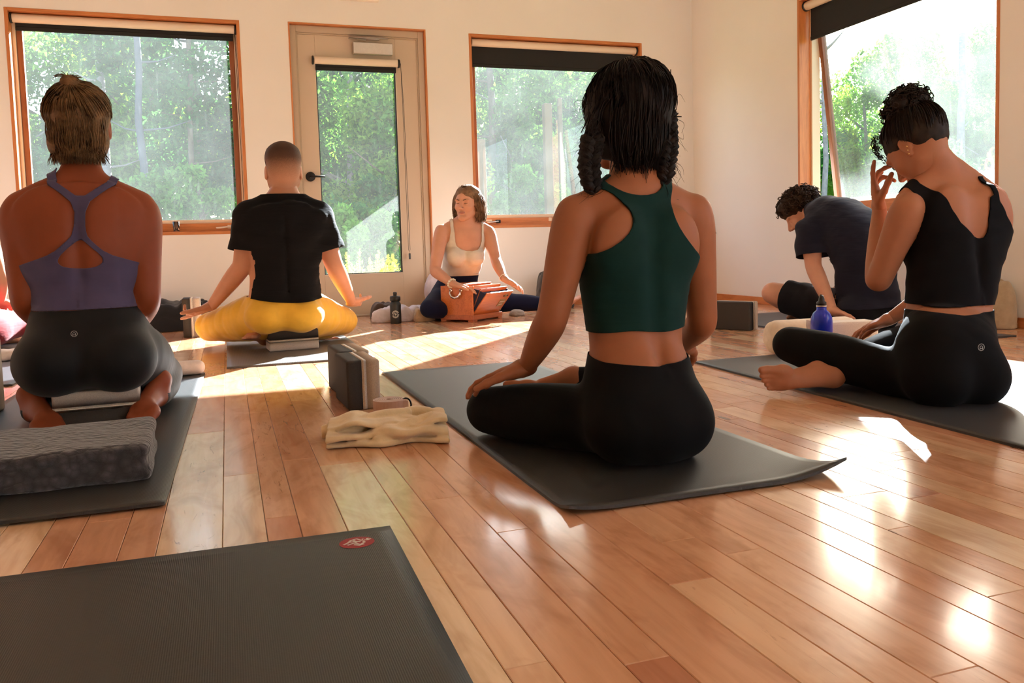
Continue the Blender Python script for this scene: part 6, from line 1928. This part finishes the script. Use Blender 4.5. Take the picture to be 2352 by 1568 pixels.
    V, Q = hb.surf(['h'], .006, 0, wrinkle(12, .012, 80, (1, 1, 1), 8))
    pts, nm = on_ellipsoid(HP(0, -.010, .048), (.090, .108, .088), (rt, f_, up), 430, 25, lambda d: d[2] > -.25 + .5 * max(0, d[1]) or (d[1] < -.3 and d[2] > -.6))
    s1 = curls(pts, nm, 26, (.006, .011), (1.0, 2.2), (.015, .040), .0028)
    build('hair', [(v - off, q) for v, q in ((V, Q), s1)], hair_mat('brown_curly_hair', (0.018, 0.010, 0.006, 1), (0.060, 0.034, 0.020, 1), .5), P)
    return P
person_curly()

# ---------------------------------------------------------------- person in red trousers at the edge of the frame
def person_red():
    P = empty('person', 'person in red trousers cut off by the left edge of the photo', 'person', (-1.35, 4.95, 0))
    off = V3(P.location)
    b = Body(.009)
    c0 = V3((-1.3255, 4.95, 0.1029)); c0[2] = .13
    cx, cy = c0[0], 4.92
    secs = [((cx, cy, .13), XH, .155, .118), ((cx, cy, .18), XH, .155, .115), ((cx, cy + .02, .30), XH, .125, .095), ((cx, cy + .03, .42), XH, .135, .098), ((cx, cy + .03, .52), XH, .142, .095), ((cx, cy + .03, .58), XH, .110, .068), ((cx, cy + .035, .63), XH, .062, .052)]
    b.loft('torso', secs, .03)
    hd = V3((cx, cy + .05, .79)); nk = V3((cx, cy + .035, .64))
    b.rc('torso', nk, hd - ZH * .06, .054, .05, .03)
    SL, SR = V3((cx - .165, cy + .03, .56)), V3((cx + .165, cy + .03, .56))
    ER, WR = V3((-1.1178, 4.96, 0.3862)), V3((-1.1632, 5.12, 0.2659))
    EL, WL = V3((cx - .24, cy + .05, .33)), V3((cx - .22, cy + .25, .2))
    limb_arm(b, 'armL', SL, EL, WL); limb_arm(b, 'armR', SR, ER, WR)
    hand(b, 'handR', WR, (.1, .8, -.4), (0, -.3, -.9), -1, .95); hand(b, 'handL', WL, (-.1, .8, -.4), (0, -.3, -.9), 1, .95)
    KR, KL = V3((-1.1122, 5.18, 0.0921)), V3((cx - .36, cy + .30, .10)); KR[2] = .125
    AR, AL = V3((cx - .08, cy + .40, .06)), V3((cx + .08, cy + .48, .06))
    limb_leg(b, 'legR', (cx + .08, cy + .04, .13), KR, AR, 1.05, .094); limb_leg(b, 'legL', (cx - .08, cy + .04, .13), KL, AL, 1.05, .094)
    foot(b, 'footR', AR, (-.9, .2, 0), (0, 0, 1), -1, .95); foot(b, 'footL', AL, (.9, .2, 0), (0, 0, 1), 1, .95)
    head(b, 'head', hd, YH, ZH, 1.0)
    build('body', [(v - off, q) for v, q in (b.surf(['torso', 'armL', 'armR', 'legL', 'legR'], .010), b.surf(['head'], .007), b.surf(['handL', 'handR', 'footL', 'footR'], .006))], SK_FAIR, P)
    V, Q = b.surf(['torso', 'legL', 'legR'], .010, .010, wrinkle(66, .010, 16, (1, 1, .5), 6), k_grp=.03)
    garment('trousers', V - off, Q, .27 - V[:, 2], cloth_mat('red_trousers', (0.30, 0.016, 0.020, 1), .85, 700, .1, .15), P)
    V, Q = b.surf(['torso'], .010, .008)
    garment('shirt', V - off, Q, np.minimum(V[:, 2] - .255, np.maximum(.60 - V[:, 2], np.hypot(V[:, 0] - nk[0], V[:, 1] - nk[1]) - .085)), cloth_mat('white_cotton', (.75, .72, .68, 1), .9), P)
    s1 = scalp_strands(hd + V3((0, -.016, .03)), (XH, YH, ZH), (.086, .104, .088), 260, 3, 9, (1.0, 2.2), (0, .1, 1), -.9, .004, .006, .006)
    build('hair', [(v - off, q) for v, q in (s1,)], HR_BLACK, P)
    return P
person_red()

# ================================================================ OUTDOORS
def leaf_mat(name, col, tr):
    t = NT(name)
    at = t.add('ShaderNodeAttribute'); at.attribute_name = 'tone'
    g = t.ramp(at.outputs['Fac'], [(0, tuple(c * .55 for c in col[:3]) + (1,)), (.5, col), (1, tuple(min(1, c * 1.5) for c in col[:3]) + (1,))])
    d = t.add('ShaderNodeBsdfDiffuse'); t.link(g, d.inputs[0])
    l = t.add('ShaderNodeBsdfTranslucent'); t.link(t.mix(1.0, g, tr, 'MULTIPLY'), l.inputs[0])
    m = t.add('ShaderNodeMixShader'); m.inputs[0].default_value = .55
    t.link(d.outputs[0], m.inputs[1]); t.link(l.outputs[0], m.inputs[2]); t.link(m.outputs[0], t.out.inputs[0])
    return t.m
M_LEAF = [leaf_mat('leaf_mid', srgb(84, 122, 62), (1.3, 1.5, .6, 1)), leaf_mat('leaf_light', srgb(112, 146, 66), (1.3, 1.4, .5, 1)), leaf_mat('leaf_dark', srgb(58, 98, 58), (1.2, 1.4, .7, 1))]
M_BARK = plain('grey_bark', srgb(128, 122, 122), .9, 0, .35, 14, .6)
M_BARK2 = plain('brown_bark', srgb(94, 80, 66), .9, 0, .35, 14, .6)
M_GROUND = plain('meadow_ground', srgb(96, 108, 52), .95, 0, .4, 3, .3)
gr = box('ground', (-60, YB + .18, -.42), (80, 90, -.25), M_GROUND); tag(gr, 'rough grassy ground outside the windows', 'ground', kind='structure')
gr2 = box('ground', (XR + .18, -30, -.42), (80, YB + .18, -.25), M_GROUND); tag(gr2, 'rough grassy ground beside the building', 'ground', kind='structure')

def leaf_cloud(name, n, rx, ry, rz, size, mat, seed, blobs=26, parent=None, zoff=0):
    g = np.random.default_rng(seed)
    bc = g.normal(size=(blobs, 3)); bc /= np.linalg.norm(bc, axis=1)[:, None]
    bc *= (g.random(blobs)[:, None] ** .45) * .82
    br = g.uniform(.16, .34, blobs)
    bi = g.integers(0, blobs, n)
    d = g.normal(size=(n, 3)); d /= np.linalg.norm(d, axis=1)[:, None]
    p = bc[bi] + d * (br[bi] * g.random(n) ** .4)[:, None]
    p[:, 2] *= np.where(p[:, 2] < 0, .85, 1)
    P = p * np.array([rx, ry, rz]); P[:, 2] += zoff
    a = g.normal(size=(n, 3)); a /= np.linalg.norm(a, axis=1)[:, None]
    b = np.cross(a, g.normal(size=(n, 3))); b /= np.linalg.norm(b, axis=1)[:, None]
    s = size * g.uniform(.6, 1.3, n)[:, None]
    V = np.stack([P - a * s, P + b * s * .45, P + a * s, P - b * s * .45], 1).reshape(-1, 3)
    Q = np.arange(4 * n).reshape(n, 4)
    o = np_mesh(name, V, Q, mat, parent, False)
    at = o.data.attributes.new('tone', 'FLOAT', 'POINT')
    tn = np.clip(g.normal(.5, .2, n) + .25 * (g.random(blobs)[bi] - .5), 0, 1)
    at.data.foreach_set('value', np.repeat(tn, 4).astype(np.float32))
    return o

def make_tree(kind, seed, H, crown, leaf, n, mat, bark, label, loc, group, trunk_r=.11, size=.068):
    t = empty('tree', label, 'tree', loc, group=group)
    g = random.Random(seed)
    pts = [(0, 0, -.3)]
    x = y = 0
    for k in range(1, 7):
        x += g.uniform(-.08, .08); y += g.uniform(-.08, .08)
        pts.append((x, y, H * .92 * k / 6))
    tube('trunk', pts, [trunk_r * (1 - .12 * i) for i in range(7)], bark, t, 9)
    for k in range(5):
        z = H * g.uniform(.3, .75); a = g.uniform(0, 6.28); L = crown[0] * g.uniform(.5, .9)
        tube('branch', [(x * z / H, y * z / H, z), (L * .5 * math.cos(a), L * .5 * math.sin(a), z + L * .25), (L * math.cos(a), L * math.sin(a), z + L * .55)], [.035, .022, .008], bark, t, 6)
    leaf_cloud('crown', n, crown[0], crown[1], crown[2], size, mat, seed, 26, t, H - crown[2] * .95)
    return t
def copy_thing(o, loc, rz, s, label):
    c = o.copy(); C.objects.link(c); c.location = loc; c.rotation_euler = (0, 0, rz); c.scale = (s, s, s); c['label'] = label
    for ch in o.children:
        d = ch.copy(); C.objects.link(d); d.parent = c
    return c
GT = 'trees outside the windows'
protoA = make_tree('a', 11, 6.2, (2.3, 2.3, 2.9), .075, 17000, M_LEAF[0], M_BARK, 'leafy green tree outside, left of the grey trunk in the wide window', (-4.6, 17.5, 0), GT)
protoB = make_tree('b', 23, 5.4, (2.1, 2.1, 2.5), .075, 17000, M_LEAF[1], M_BARK2, 'light green tree outside behind the grey trunk in the wide window', (-1.4, 18.5, 0), GT)
protoC = make_tree('c', 37, 6.6, (2.5, 2.5, 3.1), .075, 17000, M_LEAF[2], M_BARK2, 'dark green tree outside at the right edge of the wide window', (.2, 14.8, 0), GT)
rt = random.Random(3)
spots = [  # prototype, x, y, scale, where it shows
 (protoC, -3.2, 22, 1.25, 'tall dark tree far back behind the wide window'), (protoA, -7.5, 22, 1.2, 'green tree far back at the left edge of the wide window'), (protoB, 1.6, 23.5, 1.35, 'tall light green tree far back between wide window and door'),
 (protoA, 2.0, 13.6, .84, 'bushy green tree filling the upper door pane'), (protoC, 3.4, 18, 1.1, 'dark green tree behind the door pane'), (protoB, 2.6, 12.4, .62, 'low light green tree in the lower door pane'),
 (protoB, 5.8, 22, 1.2, 'light tree far back seen between door and second window'), (protoA, 5.6, 15.2, .86, 'green tree at the left of the window right of the door'), (protoC, 7.4, 17.5, .95, 'dark tree in the middle of the window right of the door'),
 (protoC, 9.6, 19, 1.0, 'dark tree at the right of the window right of the door'), (protoB, 8.6, 24, 1.3, 'light tree far back in the window right of the door'), (protoA, 12.2, 22, 1.1, 'green tree far back between second and side window'),
 (protoB, 17.5, 19.5, .95, 'hazy light tree at the left of the open side window'), (protoA, 19.0, 15.5, 1.0, 'hazy green tree at the right of the open side window'), (protoC, 22.0, 17.5, 1.1, 'hazy dark tree far right in the open side window'), (protoB, 14.5, 11.6, .62, 'low leafy tree low in the open side window'), (protoA, 21, 22, 1.2, 'pale tree far back in the open side window'),
 (protoB, -10.5, 17, 1.0, 'leafy tree outside far to the left'), (protoB, 24, 11, 1.0, 'leafy tree outside far to the right')]
for pr, x, y, s, lb in spots:
    copy_thing(pr, (x, y, -.25), rt.uniform(0, 6.28), s, lb)
# slim tree added to shade the far half of the side window
tl_ = make_tree('d', 61, 6.9, (.66, .66, .78), .06, 7000, M_LEAF[2], M_BARK, 'slim tall tree outside the left part of the open side window', (10.25, 12.4, -.25), GT, .06, .08)
# undergrowth
def bush(name, label, loc, n, dims, mat, seed, size=.042, group='bushes outside the windows'):
    b = empty(name, label, 'bush', loc, group=group)
    g = random.Random(seed)
    for k in range(6):
        a = g.uniform(0, 6.28); L = dims[0] * .7
        tube('stem', [(0, 0, -.25), (L * .4 * math.cos(a), L * .4 * math.sin(a), dims[2] * .5), (L * .8 * math.cos(a), L * .8 * math.sin(a), dims[2])], [.014, .010, .004], M_BARK2, b, 5)
    leaf_cloud('foliage', n, *dims, size, mat, seed, 18, b, dims[2] * .75)
    return b
bA = bush('bush', 'low dark bush under the wide window view, left', (-2.6, 11.5, 0), 7500, (1.5, 1.0, 1.1), M_LEAF[2], 51)
bB = bush('bush', 'low green bush below the grey trunk', (-.9, 11.0, 0), 7500, (1.3, .9, 1.0), M_LEAF[0], 52)
for pr, x, y, s, lb in [(bA, .6, 10.6, .9, 'dark bush seen at the right edge of the wide window'), (bB, 1.6, 9.8, .8, 'green bush low in the door pane'), (bA, 2.3, 11.2, 1.1, 'dark bush behind the goldenrod in the door pane'), (bB, 4.3, 12, 1.2, 'green bush left in the window right of the door'), (bA, 6.0, 12.6, 1.3, 'dark bush in the window right of the door'), (bB, 7.4, 13.5, 1.3, 'green bush right in the window right of the door'), (bA, -4.2, 12.5, 1.2, 'dark bush at the far left of the wide window'), (bB, 12.5, 10.2, 1.1, 'hazy bush low in the open side window'), (bA, 14, 13, 1.4, 'hazy dark bush in the open side window'), (bA, -6, 19, 2.6, 'tall thicket far left behind the wide window'), (bB, -1.5, 20.5, 2.8, 'tall green thicket behind the grey trunk'), (bA, 3.8, 21, 2.8, 'tall thicket behind the door view'), (bB, 9.5, 21.5, 2.8, 'tall green thicket behind the window right of the door'), (bA, 14.5, 22, 3.0, 'tall thicket between second and side window'), (bB, 20, 20, 3.0, 'tall thicket behind the open side window'), (bA, 24, 15, 3.0, 'tall thicket at the right of the open side window')]:
    copy_thing(pr, (x, y, -.25), rt.uniform(0, 6.28), s, lb)
# the pale grey trunk and other bare trunks
def trunk(label, x, y, r, H, bark, seed):
    t = empty('bare_tree', label, 'tree', (x, y, -.25), group='bare trunks outside the windows')
    g = random.Random(seed)
    tube('trunk', [(g.uniform(-.03, .03), g.uniform(-.03, .03), H * k / 8) for k in range(9)], [r * (1 - .05 * k) for k in range(9)], bark, t, 12)
    for k in range(4):
        z = H * g.uniform(.35, .9); a = g.uniform(-.6, .6) + (0 if k % 2 else math.pi)
        L = g.uniform(.4, .9)
        tube('branch', [(0, 0, z), (L * .5 * math.cos(a), .1, z + .05), (L * math.cos(a), .2, z + .18)], [r * .3, r * .2, r * .08], bark, t, 6)
    return t
M_BARKB = plain('blue_grey_bark', srgb(70, 73, 82), .9, 0, .3, 10, .6)
trunk('pale grey tree trunk in the middle of the wide window', -1.0204, 12.5, .058, 5.2, M_BARKB, 1)
trunk('thin grey trunk left of the pale trunk in the wide window', -1.7828, 15, .08, 6.0, M_BARK, 2)
trunk('slim dark trunk at the right of the wide window', -0.4174, 14, .05, 5.6, M_BARK2, 3)
trunk('dark trunk low in the wide window near the seated man', -0.4246, 17, .11, 6, M_BARK2, 4)
trunk('dark slanting trunk left in the window right of the door', 4.8214, 15, .09, 5.5, M_BARK2, 5)
trunk('pale trunk behind the open side window glass', 17.0, 15.6192, .12, 5.5, M_BARK, 6)
M_POST = plain('weathered_post', srgb(84, 64, 38), .8, 0, .2, 20, .3)
for lb, px, Y, top, w in (('tan wooden post standing outside the window right of the door', 1256, 10.5, 238, .075), ('pale thin wooden post beside the tan post outside', 1283, 10.8, 240, .03), ('tan wooden post at the left of the window right of the door', 1100, 10.6, 330, .06)):
    pass
def post(label, x, y, z, w):
    o = box('wooden_post', (-w, -w, 0), (w, w, z + .3), M_POST, None, .01); o.location = (x, y, -.3)
    return tag(o, label, 'post', 'posts outside the window right of the door')
post('tan wooden post standing outside the window right of the door', *(4.1733, 10.5, 2.3697), .055)
post('pale thin wooden post beside the tan post outside', *(4.5248, 10.9, 2.5253), .03)
post('tan wooden post at the left edge of the window right of the door', *(3.2522, 10.6, 1.8953), .055)
# goldenrod below the door pane
M_GOLD = leaf_mat('goldenrod_flower', srgb(226, 214, 96), (1.3, 1.3, .7, 1))
def goldenrod(loc, seed, h, label):
    t = empty('goldenrod', label, 'plant', loc, group='goldenrod outside the door')
    g = random.Random(seed)
    V, Fc, V2, F2 = [], [], [], []
    for k in range(9):
        a = g.uniform(0, 6.28); r = g.uniform(.02, .16); L = h * g.uniform(.75, 1.05)
        bx, by = r * .4 * math.cos(a), r * .4 * math.sin(a); tx, ty = r * math.cos(a), r * math.sin(a)
        v, f = tube_data([(bx, by, 0), ((bx + tx) / 2, (by + ty) / 2, L * .6), (tx, ty, L)], [.004, .003, .0015], 5)
        n = len(V); V += v; Fc += [tuple(i + n for i in q) for q in f]
        for m in range(26):
            z = L * g.uniform(.15, .72); b = g.uniform(0, 6.28); p = Vector((bx + (tx - bx) * z / L, by + (ty - by) * z / L, z)); d = Vector((math.cos(b), math.sin(b), .35)); s = Vector((-math.sin(b), math.cos(b), 0)) * .008
            n = len(V); V += [p, p + d * .035 + s, p + d * .075, p + d * .035 - s]; Fc.append((n, n + 1, n + 2, n + 3))
        for m in range(60):
            u = g.random(); z = L * (.72 + .28 * u); b = g.uniform(0, 6.28); w = .055 * (1 - u) + .006
            p = Vector((bx + (tx - bx) * z / L, by + (ty - by) * z / L, z)) + Vector((math.cos(b), math.sin(b), .3)) * w * g.random()
            e = Vector((g.uniform(-1, 1), g.uniform(-1, 1), g.uniform(-1, 1))).normalized() * .011; f_ = e.orthogonal().normalized() * .008
            n = len(V2); V2 += [p - e, p + f_, p + e, p - f_]; F2.append((n, n + 1, n + 2, n + 3))
    o = mesh_obj('stalks', V, Fc, M_LEAF[1], t); o2 = mesh_obj('flowers', V2, F2, M_GOLD, t)
    for q in (o, o2):
        at = q.data.attributes.new('tone', 'FLOAT', 'POINT'); at.data.foreach_set('value', np.random.default_rng(seed).uniform(.3, .9, len(q.data.vertices)).astype(np.float32))
gl = ['leftmost', 'second from the left', 'third from the left', 'fourth from the left', 'second from the right', 'rightmost']
for i, (x, y, h) in enumerate(((.98, 7.3, .74), (1.10, 7.1, .62), (1.22, 7.25, .70), (1.34, 7.0, .60), (1.44, 7.2, .78), (1.56, 7.05, .70))):
    goldenrod((x, y, -.25), 60 + i, h, 'yellow goldenrod outside the door glass, ' + gl[i])
# white tank with a red cap seen in the corner of the side window
tk = empty('outdoor_tank', 'white outdoor tank with red fitting low in the side window', 'tank', (7.5, 6.4713, 0.976))
tk.location.z = -.25
M_TANK = plain('white_enamel', srgb(238, 240, 242), .35)
M_REDP = plain('red_plastic', srgb(214, 62, 44), .4)
tz = 1.1047 + .25
lathe('body', [(.0, 0), (.20, 0), (.22, .03), (.22, tz - .08), (.19, tz - .02), (.12, tz)], M_TANK, tk, 28)
lathe('valve', [(.05, tz - .005), (.05, tz + .01), (.02, tz + .02), (.02, tz + .06)], M_BLACKMET, tk, 16)
tube('handle', [(-.12, 0, tz + .01), (-.14, 0, tz + .05), (-.12, 0, tz + .11), (-.06, 0, tz + .115), (-.04, 0, tz + .06), (-.06, 0, tz + .02)], .014, M_REDP, tk, 8, True)
tube('pipe', [(-.08, 0, tz + .04), (.3, .0, tz + .055)], .02, M_BLACKMET, tk, 8)
